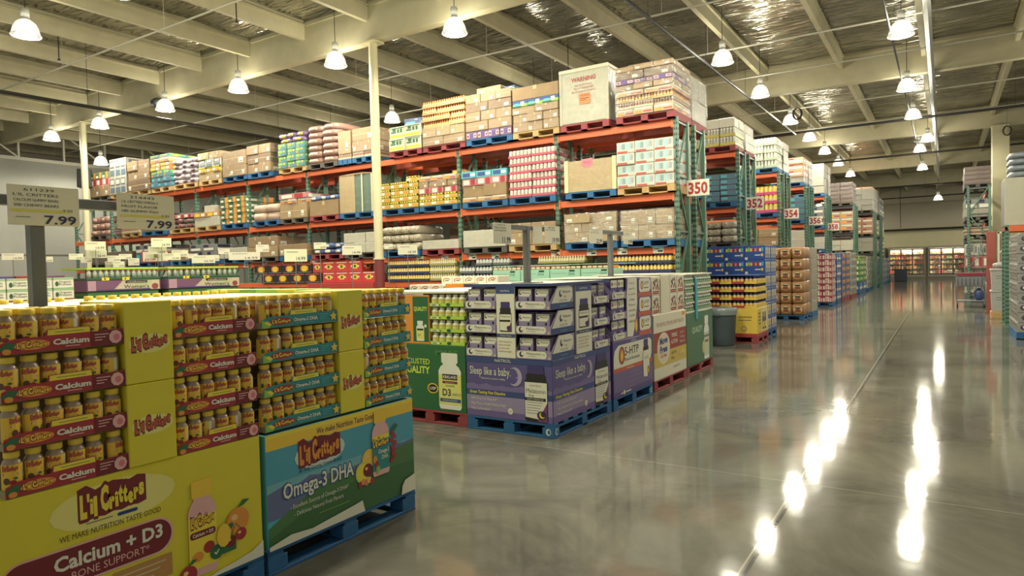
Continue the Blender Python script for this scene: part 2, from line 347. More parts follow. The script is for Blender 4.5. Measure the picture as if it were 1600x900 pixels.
pipe('conduit', [(-.94,11,6.5), (-.94,46,6.5)], .024, BLKPIPE, 'thin dark conduit beside the wide galvanised duct', 6)
WORDS = ['thin white sprinkler pipe crossing the roof over the front displays','thin white sprinkler pipe just before the main girder','thin white sprinkler pipe just behind the main girder','thin white sprinkler pipe over the back of the long rack','thin white sprinkler pipe before the second girder','thin white sprinkler pipe behind the second girder','thin white sprinkler pipe over the middle racks']
for y, t in zip((5.0, 8.3, 13.9, 17.2, 20.1, 25.2, 29.5), WORDS): pipe('sprinkler_pipe', [(-32,y,6.95), (4,y,6.95)], .022, STEELW, t, 4.5)
for y, z, t in ((27.9, 6.6, 'dark pipe crossing the roof past the black aisle pipe'), (36.5, 6.5, 'dark pipe crossing above the distant racks'), (50, 6.3, 'dark pipe crossing near the far wall'), (58, 6.2, 'last dark pipe crossing before the far wall')): pipe('sprinkler_pipe', [(-16,y,z), (5,y,z)], .045, BLKPIPE, t, 3)
pipe('wall_pipe', [(-14,65.7,4.1), (7,65.7,4.1)], .09, BLKPIPE, 'black pipe along the far wall above the coolers')

# ---------------------------------------------------------------- lamps
def lamp_meshes():
    d = MB().lathe([(.075,.30),(.12,.285),(.17,.24),(.215,.15),(.24,.05),(.25,0)], GLOW, n=20).build('dome')
    h = MB().lathe([(1e-4,.52),(.065,.52),(.075,.5),(.075,.36),(.06,.34),(.06,.33),(.085,.32),(.085,.29),(1e-4,.29)], P('lamp_housing', (206,206,196), rough=.4), n=14).build('housing')
    r = MB().lathe([(.246,-.006),(.262,-.006),(.262,.012),(.246,.012),(.246,-.006)], P('lamp_rim', (236,236,220), rough=.3, emit=.5), n=20).build('rim')
    u = MB().blob(-.05,-.05,.06,.05,.05,.27, mat('lamp_bulb', (255,250,220), emit=3, var=0), e=1, nu=10, nv=6).build('bulb')
    return d, h, r, u
LM = lamp_meshes(); LD = bpy.data.lights.new('lamp_light', 'SPOT'); LD.energy = LAMP_W; LD.color = LAMP_COL; LD.shadow_soft_size = .2; LD.spot_size = 3.05; LD.spot_blend = .2; LD.specular_factor = 0
LU = bpy.data.lights.new('lamp_uplight', 'POINT'); LU.energy = LAMP_UP; LU.color = LAMP_COL; LU.shadow_soft_size = .22; LU.specular_factor = .02
def shine(x, y, z):
    l = bpy.data.objects.new('lamp_light', LD); COL.objects.link(l); l.location = (x, y, z-.02); l = bpy.data.objects.new('lamp_uplight', LU); COL.objects.link(l); l.location = (x, y, z+.04)
def lamp(x, y, z, label, sc=1, light=True):
    o = thing('pendant_lamp', LM[1], label, 'lamp', loc=(x, y, z), group='high bay pendant lamps')
    part('glass_dome', LM[0], o); part('rim', LM[2], o); part('bulb', LM[3], o)
    part('cable', MB().tube((0,0,.52), (0,0,DECK-.02-z), .008, BLKPIPE, 5).build('cable'), o)
    if light: shine(x, y, z)
GROW = [(-8.29,'first'), (-11.72,'second'), (-15.3,'third'), (-18.65,'fourth'), (-22.3,'fifth'), (-25.5,'sixth')]
for x, t in GROW: lamp(x, 11.0, 6.4 if t != 'first' else 6.42, f'glowing glass dome lamp under the main girder, {t} from the middle of the store')
lamp(-15.0, 6.1, 6.4, 'large glowing dome lamp high over the children\'s vitamin displays'); lamp(-27.6, 13.6, 6.1, 'glowing dome lamp near the grey wall behind the thin column')
lamp(-14.7, 16.1, 6.4, 'small glowing dome lamp behind the goods on the long rack')
for k, (y, z) in enumerate(((16.4,6.42),(20.3,6.42),(24.8,6.4),(28.7,6.4),(32.7,6.4),(37.2,6.4),(42.4,6.4))): lamp(-4.42, y, z, f'glowing dome lamp over the rack ends along the aisle, {ORD[k]} from the front')
for k, (x, y, z) in enumerate(((-.75,16.7,6.4),(-.86,22.1,6.4),(-.86,26.6,6.4),(-.54,32.2,6.4),(-.88,35.0,6.4),(-.95,42.2,6.4),(-.3,50.5,5.35))): lamp(x, y, z, f'glowing dome lamp over the open aisle beside the galvanised duct, {ORD[k]} from the front')
lamp(2.75, 22.0, 6.0, 'glowing dome lamp above the shelving across the aisle')
def extra(x, y, t):            # unseen lamps added to brighten displays, racks and far wall; some extend the grid
    o = thing('pendant_lamp', LM[1], f'unseen fill lamp added {t}', 'lamp', loc=(x, y, 6.4), group='high bay pendant lamps'); part('glass_dome', LM[0], o); part('rim', LM[2], o); part('cable', MB().tube((0,0,.52), (0,0,DECK-.02-6.4), .008, BLKPIPE, 5).build('cable'), o)
    shine(x, y, 6.4)
for x, y, t in ((-4.2,8.2,'high above the purple serotonin display'), (-1.3,11.0,'high above the aisle beside the green end display'), (-8.2,6.1,'high above the lime-topped islands'), (-4.6,5.6,'high above the melatonin display'), (-0.9,9.2,'high above the aisle beside the joint health display'), (-3.9,1.9,'high above the calcium gummy display'), (-6.7,2.2,'high above the light green island'), (-9.6,2.2,'high above the floor behind the gummy displays'), (-8,50,'behind the frosty displays of the far aisle'), (-8,58,'behind the last frosty display'), (3.2,60,'behind the square white column'), (-9,63,'beside the far wall coolers behind the racks'), (-11.6,6.1,"high above the plum women's vitamin islands"), (-18.4,6.0,'high above the floor before the black boxes'), (-10,17,'behind the long rack over its middle'), (-19,17.5,'behind the long rack near the grey wall'), (-10.5,22.5,'behind the rack with the sign 354'), (-10.5,28,'behind the rack with the sign 356')): extra(x, y, t)

# ================================================================ PALLETS
def pallet_mesh(w, d, m):
    t = MB(); n = 7
    for i in range(n):
        x = i*(w-.09)/(n-1) if False else 0
        y = i*(d-.1)/(n-1); t.box(0, y, .118, w, y+.1, .141, m, .003)
    for x in (0, w/2-.05, w-.1): t.box(x, 0, .098, x+.1, d, .118, m)
    bl = MB().box(0, 0, .02, .13, .12, .098, m, .004)
    b = MB()
    for y in (0, d/2-.05, d-.1): b.box(0, y, 0, w, y+.1, .02, m, .003)
    for x in (0, w/2-.05, w-.1): b.box(x, .1, 0, x+.1, d-.1, .019, m)
    one_ = MB()
    for q in (t, b):
        for f, k, s_ in zip(q.f, q.m, q.sm): pass
    return t.build('top_deck'), bl.build('block'), b.build('base_deck')
PNAME = {'b': ('blue', PBLUE), 'r': ('red', PRED), 'w': ('pale wooden', PWOOD), 'g': ('grey', PGREY)}
def pallet(F, x, y, z, w, d, col, label, near=False, mark=False):
    nm, m = PNAME[col]; key = ('pal', round(w, 2), round(d, 2), col)
    if near:
        t, bl, b = cached(key+(1,), lambda: pallet_mesh(w, d, m)); o = thing('pallet', t, label, 'pallet', F, (x, y, z), group='pallets')
        part('base_deck', b, o)
        for i in (0, w/2-.065, w-.13):
            for j in (0, d/2-.06, d-.12): part('block', bl, o, (i, j, 0))
        if mark:
            a = Art(face='side', at=w); a.ell(.06, .06, .028, .034, P('stencil', (206,210,206))); a.ell(.066, .06, .016, .022, m); part('stencil_mark', a.build('stencil_mark'), o)
            a = Art(); a.ell(w-.06, .06, .028, .034, P('stencil', (206,210,206))); a.ell(w-.054, .06, .016, .022, m); part('stencil_mark', a.build('stencil_mark'), o)
        return o
    def mk():
        q = MB(); q.box(0, 0, .118, w, d, .141, m)
        for xx in (0, w/2-.065, w-.13): q.box(xx, 0, 0, xx+.13, d, .118, m)
        q.box(0, 0, 0, w, .1, .02, m); q.box(0, d-.1, 0, w, d, .02, m); return q.build('pallet')
    return thing('pallet', cached(key, mk), label, 'pallet', F, (x, y, z), group='pallets')

# ================================================================ RACKS
def post_mesh(h):
    def mk():
        b = MB().box(-.04, 0, 0, .04, .075, h, POST); b.box(-.1, -.03, 0, .1, .12, .012, POST); n = int(h/.1)
        for i in range(n):
            z = .06+i*.1
            for x in (-.018, .018): b.add([(x-.012,-.002,z),(x+.012,-.002,z),(x+.009,-.002,z+.042),(x-.009,-.002,z+.042)], [(0,1,2,3)], HOLE); 
            for y in (.02, .055): b.add([(.042,y-.012,z),(.042,y+.012,z),(.042,y+.009,z+.042),(.042,y-.009,z+.042)], [(0,1,2,3)], HOLE)
        return b.build('post')
    return cached(('post', h), mk)
def beam_mesh(L, m):
    def mk():
        b = MB().box(.04, .005, -.125, L-.04, .055, 0, m, .006)
        for x in (.04, L-.075): b.box(x, -.012, -.15, x+.035, .06, .03, m, .004)
        return b.build('beam')
    return cached(('beam', round(L, 3), m.name), mk)
def brace_mesh(depth, h):
    def mk():
        b = MB(); z = .25; k = 0
        while z+.9 < h:
            b.bar((0, .06, z), (0, depth-.06, z), .04, .03, BRACE); p, q = ((.06, depth-.06) if k % 2 else (depth-.06, .06)); b.bar((0, p, z+.04), (0, q, z+.96), .035, .03, POST); z += 1.0; k += 1
        b.bar((0, .06, h-.08), (0, depth-.06, h-.08), .04, .03, BRACE); return b.build('frame_brace')
    return cached(('brace', round(depth, 2), h), mk)
def rack(xr, bays, bw, y0, levels, label, h=4.3, depth=.66, gap=.3, rear=True, beam=BEAM, deep=.66):
    """xr = x of the aisle-end post; bays run towards -x"""
    o = thing('pallet_rack', None, label, 'rack', loc=(xr, y0, 0), group='pallet racks')
    rows = [(0, depth)]+([(depth+gap, depth)] if rear else [])
    for (dy, dd) in rows:
        for i in range(bays+1):
            p = part('upright_frame', brace_mesh(dd, h), o, (-i*bw, dy, 0)); part('post', post_mesh(h), p); q = part('post', post_mesh(h), p, (0, dd, 0), PI)
        for z in levels:
            for i in range(bays):
                part('beam', beam_mesh(bw, beam), o, (-(i+1)*bw, dy, z))
                if dy == 0: part('beam', beam_mesh(bw, RBEAM), o, (-(i+1)*bw, dy+dd-.06, z))
                elif i < 5: part('beam', beam_mesh(bw, RBEAM), o, (-(i+1)*bw, dy+dd-.06, z))
    return o
BW = 2.43
RX, RY = -4.03, 11.8
rack(RX, 9, BW, RY, (1.98, 2.95, 4.26), 'long orange and green pallet rack full of goods, with the sign 350 at its end', depth=.66, gap=.33)
b = part('beam', beam_mesh(BW*3, BEAM), bpy.data.objects['pallet_rack'], (-BW*3, -.02, 1.40)); part('beam', beam_mesh(BW*3, BEAM), bpy.data.objects['pallet_rack'], (-BW*6, -.02, 1.42))
part('shelf_board', MB().box(-BW*6, 0, 1.385, 0, .8, 1.40, P('shelf_board', (150,120,80))).build('shelf_board'), bpy.data.objects['pallet_rack'])
LV = (2.0, 2.97, 4.28)
for n, y, lab in (('352',16.25,'orange and green rack with the sign 352 at its end'), ('354',20.9,'orange and green rack with the sign 354 at its end'), ('356',25.4,'orange and green rack with the sign 356 at its end'), ('358',30.1,'orange and green rack with the sign 358 at its end')):
    rack(-4.07, 1, BW, y, LV, lab, h=4.34, depth=.66, gap=.33)
rack(-3.65, 1, BW, 36.2, LV, 'dark rack beyond the sign 358 with brown wrapped goods', h=4.34, beam=P('beam_dark', (52,54,60)))
rack(-3.3, 1, BW, 42.5, LV, 'dark rack second past the sign 358, holding silver wrapped goods', h=4.34, beam=P('beam_dark', (52,54,60)))
rack(-3.3, 1, BW, 47.0, LV, 'last dark rack before the far wall', h=4.34, beam=P('beam_dark', (52,54,60)))
SIGNW = P('sign_white', (226,222,204)); SIGNR = P('sign_red', (178,34,44))
for t, x, y, z in (('350',-3.816,12.37,3.06),('352',-3.82,16.82,3.08),('354',-3.83,21.46,3.09),('356',-3.84,25.96,3.09),('358',-3.85,30.66,3.06)):
    o = thing('aisle_sign', MB().box(-.21, 0, -.15, .21, .008, .15, SIGNW, .002).build('aisle_sign'), f'white aisle sign with red number {t} on a rack end', 'sign', loc=(x, y, z), group='aisle number signs')
    part('lettering', Art(at=-.0005).text(t, 0, -.105, .21, SIGNR, w=.36, off=.035).build('lettering'), o)
    part('bracket', MB().box(-.2, .008, -.02, -.08, .05, .02, POST).build('bracket'), o)
# ================================================================ FRONT DISPLAYS: children's gummy vitamins
CLEARB = film('clear_bottle_gummies', (176,140,104), coat=1, bump=.15, bscale=40); CAPY = P('cap_yellow', (246,206,40), rough=.35); CAPW = P('cap_white', (232,230,220), rough=.35)
TRAYB = P('tray_board', (150,140,110), rough=.7)  # even drab board colour of the gummy bottle trays
AIS = -3.10
def bend(me, r, name):
    """wrap a flat front print round a bottle of radius r (u=0 faces the front)"""
    for v in me.vertices:
        a = v.co.x/r; rr = r-v.co.y; v.co.x, v.co.y = rr*math.sin(a), -rr*math.cos(a)
    me.update(); return me
def bottle_meshes(kind):
    r = .0355
    body = MB().lathe([(1e-4,0),(.03,0),(r,.006),(r,.126),(.031,.138),(.025,.146),(.025,.152)], CLEARB, n=14).build('bottle_body')
    cp = MB().lathe([(.0275,.150),(.0285,.152),(.0285,.172),(.026,.175),(1e-4,.175)], CAPY, n=14).build('cap')
    a = Art(step=.00035)
    seg = 9
    for i in range(seg): a.b.add([a.pt(*p) for p in ((-.062+.124*i/seg,.02),(-.062+.124*(i+1)/seg,.02),(-.062+.124*(i+1)/seg,.126),(-.062+.124*i/seg,.126))], [(0,1,2,3)], P('label_yellow',(242,190,36)) if i < seg-1 else WHITE)
    a.z += .0004
    a.logo(0, .105, .056, .013, P('label_red',(200,84,50)), RED, rot=0)
    a.rrect(-.028, .082, .028, .095, .006, PINK if kind == 'cal' else TEAL, n=2); a.rrect(-.02, .0865, .02, .0905, .001, WHITE, n=1)
    if kind == 'cal': a.ell(-.012,.062,.012,.014,BROWNP,8); a.ell(.01,.056,.012,.01,RED,8); a.ell(.018,.072,.008,.005,GRN,8)
    else: a.ell(-.014,.062,.009,.013,GRN,8); a.ell(.006,.058,.01,.012,ORG,8); a.ell(.019,.062,.008,.01,RED,8)
    for k in range(6): a.rect(.051+k*.0016, .03, .0518+k*.0016, .07, BLACK)
    return body, cp, bend(a.build('label'), r+.0004, 'label')
BM = {k: bottle_meshes(k) for k in ('cal', 'ome')}
def gummy_bottle(F, x, y, z, kind, label, rz):
    b, c, l = BM[kind]; o = thing('gummy_bottle', b, label, 'bottle', F, (x, y, z), rz, group='calcium gummy bottles' if kind == 'cal' else 'omega gummy bottles')
    part('cap', c, o); part('label', l, o); return o
def gummy_tray(F, x, y, z, w, kind, label):
    t = MB(); t.box(0, 0, 0, w, .34, .004, TRAYB); t.box(0, .004, .004, .003, .34, .03, TRAYB); t.box(w-.003, .004, .004, w, .34, .03, TRAYB); t.box(0, .336, .004, w, .34, .06, TRAYB)
    o = thing('display_tray', cached(('gt', w), lambda: t.build('display_tray')), label, 'tray', F, (x, y, z), group='gummy bottle trays')
    def mk():
        base = RED if kind == 'cal' else TEAL; b = MB()
        pts = [(0,.0),(w,.0),(w+.008,.03),(w,.072),(w*.72,.066),(w*.71,.094),(w*.36,.09),(w*.34,.064),(w*.1,.062),(0,.045)]
        n = len(pts); b.add([(u,0,v) for u, v in pts]+[(u,.003,v) for u, v in pts], [tuple(range(n)), tuple(range(n, 2*n))[::-1]]+[(i, n+i, n+(i+1) % n, (i+1) % n) for i in range(n)], base); return b.build('front_band')
    part('front_band', cached(('gb', w, kind), mk), o)
    def art():
        a = Art(at=-.0005)
        a.poly([(w*.36,.066),(w*.71,.068),(w*.705,.091),(w*.365,.088)], YEL2); a.rect(w*.42,.076,w*.66,.0785,GRN)
        a.ell(w*.24,.034,w*.14,.02,ORG if kind == 'cal' else RED); a.logo(w*.24,.026,w*.23,.017,YELO,DRED,rot=0)
        if kind == 'cal':
            a.rect(w*.72,.003,w,.066,DRED); a.poly([(0,.03),(w*.06,.05),(w*.12,.042),(w*.09,.02),(.004,.018)],GRN); a.ell(w*.05,.014,.016,.012,ORG,10)
            a.text('Calcium', w*.55, .026, .023, WHITE, w=w*.3, off=.045); a.rect(w*.5,.014,w*.62,.018,LPINK)
            a.ell(w*.93,.036,.028,.03,LPINK,9); a.ell(w*.94,.034,.014,.016,PINK,7)
        else:
            a.poly([(0,.002),(w*.1,.002),(w*.05,.04),(0,.045)],LGRN); a.poly([(w*.03,.03),(w*.09,.01),(w*.12,.02),(w*.07,.04)],YEL2)
            a.text('Omega-3 DHA', w*.56, .026, .021, WHITE, w=w*.32, off=.03); a.rect(w*.42,.014,w*.66,.0175,CYAN)
            p = [(w*.945+(.03 if i % 2 == 0 else .014)*math.cos(PI/2+i*PI/5), .036+(.03 if i % 2 == 0 else .014)*math.sin(PI/2+i*PI/5)) for i in range(10)]; a.poly(p, YELO)
        for k in range(3): a.rect(w*.745, .05-k*.012, w*(.87-.03*k), .054-k*.012, LPINK if kind == 'cal' else CYAN)
        return a.build('band_print')
    part('band_print', cached(('ga', w, kind), art), o); return o
def tall_carton(F, x, z, w, h, d, label):
    o = thing('yellow_carton', cached(('yc', w, h), lambda: MB().box(0,0,0,w,d,h,YEL,.004).build('yellow_carton')), label, 'carton', F, (x, -.006, z), group='yellow filler cartons')
    part('logo_print', cached(('ycl', w, h), lambda: Art(at=-.0003).ell(w*.5,h*.48,w*.44,h*.12,P('pale_yellow_glow',(232,220,110))).logo(w/2,h*.44,w*.74,h*.11,P('label_red',(200,84,50)),DRED,rot=.1).build('logo_print')), o)
def bottle_picture(a, u, v, w, h, label, cap, body, lw=1):
    """a printed bottle: cap, shoulders, label"""
    a.poly([(u-w*.5,v+h*.05),(u-w*.44,v),(u+w*.44,v),(u+w*.5,v+h*.05),(u+w*.5,v+h*.68),(u+w*.4,v+h*.76),(u+w*.3,v+h*.79),(u+w*.3,v+h*.83),(u-w*.3,v+h*.83),(u-w*.3,v+h*.79),(u-w*.4,v+h*.76),(u-w*.5,v+h*.68)], body)
    a.rrect(u-w*.36, v+h*.82, u+w*.36, v+h, w*.05, cap); a.rect(u-w*.5, v+h*.08, u+w*.5, v+h*.62, label); return a
class Shift:
    def __init__(s, a, d): s.a, s.d = a, d
    def poly(s, p, m): s.a.poly([(u+s.d, v) for u, v in p], m)
    def rect(s, u0, v0, u1, v1, m): s.a.rect(u0+s.d, v0, u1+s.d, v1, m)
    def ell(s, u, *k): s.a.ell(u+s.d, *k)
    def rrect(s, u0, v0, u1, *k): s.a.rrect(u0+s.d, v0, u1+s.d, *k)
    def text(s, b, u, *k, **q): s.a.text(b, u+s.d, *k, **q)
    def logo(s, u, *k, **q): s.a.logo(u+s.d, *k, **q)
def fruit(a, u, v, r, m, leaf=True):
    a.ell(u, v, r, r, m); a.ell(u-r*.3, v+r*.3, r*.3, r*.25, P('fruit_shine', (244,190,120)), 10)
    if leaf: a.poly([(u,v+r),(u+r*.5,v+r*1.5),(u+r*1.1,v+r*1.4),(u+r*.5,v+r*1.05)], GRN)
F1 = Fr(AIS, 1.075, 0, PI/2); W1 = 1.21
F2 = Fr(AIS, 2.31, 0, PI/2); W2 = 1.21
ROWZ = [.79+.1885*k for k in range(4)]; RN = ['bottom', 'third-highest', 'second-highest', 'top']
for F, kind, W_ in ((F1,'cal',W1), (F2,'ome',W2)):
    nm = 'calcium' if kind == 'cal' else 'omega'
    pallet(F, 0, 0, 0, W_, 1.02, 'b', f'blue wooden pallet under the {nm} gummy vitamin display', near=True)
    c = thing('display_carton', MB().box(.004,0,.141,W_-.004,1.0,.79 if kind == 'cal' else .775, YEL if kind == 'cal' else CYAN,.004).build('display_carton'), f'large printed base carton of the {nm} gummy vitamin display', 'carton', F)
    a = Art(at=-.0003)
    if kind == 'cal':
        a.ell(.46,.66,.27,.1,P('pale_yellow_glow',(232,220,110))); a.logo(.445,.645,.275,.075,YEL2,DRED,rot=.05,blob=True); a.rrect(.46,.592,.55,.608,.009,BLUEP); a.rect(.33,.598,.44,.602,GREY)
        a.text('WE MAKE NUTRITION TASTE GOOD', .44, .552, .026, BROWNP, w=.43)
        a.rrect(.01,.36,.71,.528,.08,LPINK,n=8); a.rrect(.012,.368,.702,.52,.075,DRED,n=8)
        a.text('Calcium + D3', .43, .436, .062, WHITE, w=.46, off=.03); a.text('BONE SUPPORT*', .43, .385, .034, LPINK, w=.33)
        a.poly([(.43,.345),(.70,.345),(.70,.24),(.39,.24)],P('tan_print2',(190,130,60))); 
        for k in range(3): a.rect(.46, .315-k*.025, .67-.03*k, .322-k*.025, TAN)
        a.rrect(.2,.23,.37,.345,.02,P('pale_blue_print',(180,200,214))); a.text('70', .285, .262, .05, BLUEP, w=.08, off=.03)
        
        A = Shift(a, -.07); bottle_picture(A, .93, .175, .15, .47, YEL2, YELO, LPINK); A.logo(.93,.425,.125,.038,YELO,DRED,rot=.03); A.rrect(.862,.36,.998,.395,.015,DRED); A.text('Calcium + D3',.93,.37,.017,WHITE,w=.11,off=.02)
        A.ell(.96,.30,.03,.03,RED,12); A.ell(.90,.27,.03,.025,ORG,12); A.ell(1.0,.26,.037,.037,GRN,16); A.text('✓',1.0,.245,.03,WHITE,w=.03,off=.04); A.rrect(1.03,.235,1.11,.275,.006,GRN,2)
        fruit(A,1.125,.38,.066,ORG); fruit(A,1.08,.285,.03,DRED,False); fruit(A,1.14,.305,.032,RED,False); A.poly([(1.08,.31),(1.1,.36),(1.105,.36),(1.085,.31)],GRN); A.poly([(1.14,.33),(1.105,.37),(1.108,.372),(1.146,.33)],GRN); A.ell(1.07,.36,.03,.016,GRN,10,.5)
        fruit(A,.845,.2,.045,RED); A.ell(1.04,.33,.04,.06,YELO,12)
        for k in range(7): A.ell(.70+.018*(k % 3)+.004*(k//3), .165+.02*(k//3), .013, .013, PURP, 8)
        a.poly([(.84,.142),(1.2,.142),(1.2,.225),(1.13,.19),(1.02,.172),(.95,.165)],WHITE)
    else:
        W_2 = W_-.006
        a.rect(.006,.685,W_2,.773,YELO); a.rect(.006,.75,W_2,.773,YEL2); a.text('We make Nutrition Taste Good.', .60, .708, .036, NAVY, w=.48, off=.01)
        a.rect(.006,.50,W_2,.685,P('sky_print',(64,158,186))); a.rect(.006,.40,W_2,.50,P('sky_print_low',(104,176,190)))
        a.poly([(.006,.30),(.006,.45),(.1,.47),(.2,.45),(.3,.485),(.42,.46),(.55,.44),(.7,.45),(.85,.46),(1.0,.5),(1.1,.49),(W_2,.5),(W_2,.3)],P('mountain_print',(92,104,150)))
        a.poly([(.006,.145),(.006,.26),(.1,.3),(.22,.35),(.35,.40),(.5,.44),(.62,.43),(.75,.41),(.9,.43),(1.05,.47),(W_2,.48),(W_2,.145)],P('meadow_print',(62,116,58)))
        a.poly([(.006,.145),(.006,.2),(.3,.3),(.7,.36),(W_2,.35),(W_2,.145)],P('meadow_dark_print',(48,100,50)))
        a.ell(.385,.60,.19,.085,P('pale_sky_glow',(190,214,206))); a.logo(.38,.575,.30,.08,ORG,DRED,rot=.03,blob=True); a.text("#1 Kids Gummy Vitamin Brand!", .385, .515, .022, NAVY, w=.32)
        a.text('Omega-3 DHA', .375, .395, .088, BLUEP, w=.55, off=.075); a.text('Omega-3 DHA', .375, .395, .088, WHITE, w=.53, off=.02)
        a.text('- Excellent Source of Omega-3 DHA*', .375, .325, .026, WHITE, w=.44); a.text('- Delicious Natural Fruit Flavors', .365, .28, .026, WHITE, w=.37); a.rect(.36,.24,.60,.2435,LGRN)
        A = Shift(a, -.085)
        fruit(A,.86,.46,.062,YELO,False); A.ell(.80,.385,.062,.066,P('lime_cut',(200,204,90))); A.ell(.80,.385,.05,.054,YEL2); fruit(A,.845,.39,.042,DRED,False)
        for k in range(5): A.ell(.78+.025*k,.315+.01*(k % 2),.02,.02,(RED,ORG,PINK,YELO,RED)[k],9)
        bottle_picture(A, .965, .33, .155, .42, TEAL, YELO, LPINK); A.rect(.8875,.56,1.0425,.59,YEL2); A.logo(.965,.525,.14,.035,YELO,DRED,rot=0); A.text('Omega-3',.99,.47,.028,WHITE,w=.1,off=.02); A.text('DHA',1.0,.43,.028,WHITE,w=.06,off=.02)
        for k in range(3): A.ell(.91+.012*k,.44-.035*k,.018,.026,(ORG,RED,LGRN)[k],9)
        for k in range(9): A.ell(1.065+.02*(k % 2)+.006*(k % 3),.40+.022*k,.018,.016,RED,9)
        A.poly([(1.06,.60),(1.1,.64),(1.13,.62),(1.09,.59)],GRN)
        a.poly([(.004,.142),(.72,.142),(.70,.215),(.62,.205),(.3,.175),(.15,.19),(.004,.165)],WHITE); a.poly([(1.06,.142),(W_2,.142),(W_2,.255),(1.10,.235),(1.07,.20)],WHITE)
    part('front_print', a.build('front_print'), c)
    cols = ((.045,.47,6,'column before the yellow cartons'), (.752,.45,6,'column after the yellow cartons')) if kind == 'cal' else ((.01,.535,7,'column before the yellow cartons'), (.765,.44,6,'column after the yellow cartons'))
    bx = .52 if kind == 'cal' else .55
    for k, t in ((0,'lower'),(1,'upper')): tall_carton(F, bx, .79+.377*k, .224 if kind == 'cal' else .205, .375, .4, f'{t} plain yellow carton with red logo in the middle of the {nm} display')
    co = thing('inner_carton', MB().box(.03,.41,.79,W_-.03,.98,1.475,KRAFT).box(.03,.42,1.476,W_-.03,.965,1.50,WHITE).build('inner_carton'), f'inner filler carton topped with a white sheet in the {nm} display', 'carton', F)
    for ci, (x0, w, n, cn) in enumerate(cols):
        for k, z in enumerate(ROWZ):
            gummy_tray(F, x0, 0, z, w, kind, f'{"red" if kind=="cal" else "teal"} {nm} tray, {RN[k]} in the {cn}')
            for rr in range(3 if k == 3 else 1):
                for i in range(n):
                    turn = R.choice([0]*7+[1,-1]) if rr == 0 else 0
                    rz = -.5+R.uniform(-.3,.3)+turn*1.0
                    gummy_bottle(F, x0+w*(i+.5)/n+R.uniform(-.003,.003), .045+.078*rr, z+.0045, kind,
                        f'{ORD[i]} {nm} bottle{(", second line," if rr==1 else ", third line,") if rr else ""} in the {RN[k]} tray, {cn}', rz)

# ================================================================ PRICE SIGNS
SIGNP = P('price_card', (222,216,190), rough=.35)
def price_stand(x, y, z, y0, y1, cards, label, back=None, rail=.05, foot=0.0):
    b = MB().box(-.03,-.03,foot,.03,.03,z+.02,GREY,.004); b.box(-.026,y0-y,z-rail/2,.026,y1-y,z+rail/2,GREY,.004); b.box(-.12,-.12,foot,.12,.12,foot+.01,GREY)
    o = thing('sign_stand', b.build('sign_stand'), label, 'sign stand', loc=(x, y, 0), group='price sign stands')
    for (cy, cz, w, h, price, lines, hl, lab) in cards:
        F = Fr(x+.036, cy, cz, PI/2)
        c = thing('price_card', cached(('pc', w, h), lambda: MB().box(0,0,0,w,.004,h,SIGNP).build('price_card')), lab, 'price sign', F, group='price cards')
        a = Art(at=-.0003)
        for k, t in enumerate(lines): a.text(t, w*(.08 if k else .22), h*(.86-.13*k), h*.075, BLACK, align='l', w=w*(.42 if k == 0 else .62))
        if hl: a.rect(w*.05, h*.34, w*.86, h*.40, P('highlight',(214,206,60))); a.text(hl, w*.9, h*.36, h*.08, GREY, align='r', w=w*.14)
        if price: a.text(price, w*.95, h*.05, h*(.22 if hl == '9.99' else .30), NAVY, align='r', w=w*.46, off=.02)
        if price and hl: a.rect(w*.1,h*.2,w*.3,h*.215,GREY)
        part('lettering', a.build('lettering'), c)
price_stand(-3.6, 1.465, 2.02, 1.2, 2.13, [(1.345,1.905,.30,.185,'7.99',("611239","L'IL CRITTERS","CALCIUM GUMMY BEARS","200 CHEWY BEARS"),'9.99','large price card 7.99 hanging over the calcium gummy display'),
    (1.825,1.905,.305,.185,'7.99',("214443","L'IL CRITTERS OMEGA-3","FRUIT FLAVOR","180 GUMMY FISH"),'9.99','large price card 7.99 over the omega gummy display')], 'dark grey T-shaped sign stand behind the calcium gummy display', foot=1.50)
price_stand(-3.6, 5.90, 2.06, 5.30, 6.40, [(5.25,1.89,.31,.20,'11.99',('1073','MELATONIN','FAST DISSOLVE'),None,'price card 11.99 over the melatonin display'), (6.22,1.91,.33,.19,'19.99',('88','GLUCOSAMINE'),None,'price card 19.99 over the far side of the melatonin display'), (5.98,1.91,.18,.17,None,(),None,'small blank card beside the melatonin sign post')], 'grey T-shaped sign stand over the melatonin display', foot=1.497)
price_stand(-3.6, 7.96, 2.08, 7.40, 8.45, [(7.30,1.93,.36,.17,'23.99',('771','5-HTP'),None,'price card 23.99 over the purple serotonin display'), (8.31,1.94,.30,.16,'9.99',('642','JOINT'),'1.00','price card 9.99 over the joint health display')], 'grey T-shaped sign stand over the purple serotonin display', foot=1.516)
# ================================================================ FRONT DISPLAYS: the rest of the aisle row
def box_thing(name, F, loc, size, m, label, cat='carton', group=None, c=.004):
    w, d, h = size; return thing(name, cached((name, size, m.name), lambda: MB().box(0,0,0,w,d,h,m,c).build(name)), label, cat, F, loc, group=group)
def pill_meshes(key, r=0, h=0, body=None, cap=None, label=None, lab2=None):
    def mk():
        b = MB().lathe([(1e-4,0),(r*.9,0),(r,r*.15),(r,h*.66),(r*.9,h*.74),(r*.6,h*.80),(r*.6,h*.83)], body, n=12).build('bottle_body')
        c = MB().lathe([(r*.7,h*.82),(r*.72,h*.84),(r*.72,h*.98),(r*.66,h),(1e-4,h)], cap, n=12).build('cap')
        l = MB().lathe([(r*1.02,h*.1),(r*1.02,h*.6)], label, n=12)
        if lab2: l.lathe([(r*1.03,h*.46),(r*1.03,h*.55)], lab2, n=12); l.lathe([(r*1.03,h*.16),(r*1.03,h*.2)], lab2, n=12)
        return b, c, l.build('label')
    return cached(('pill', key), mk)
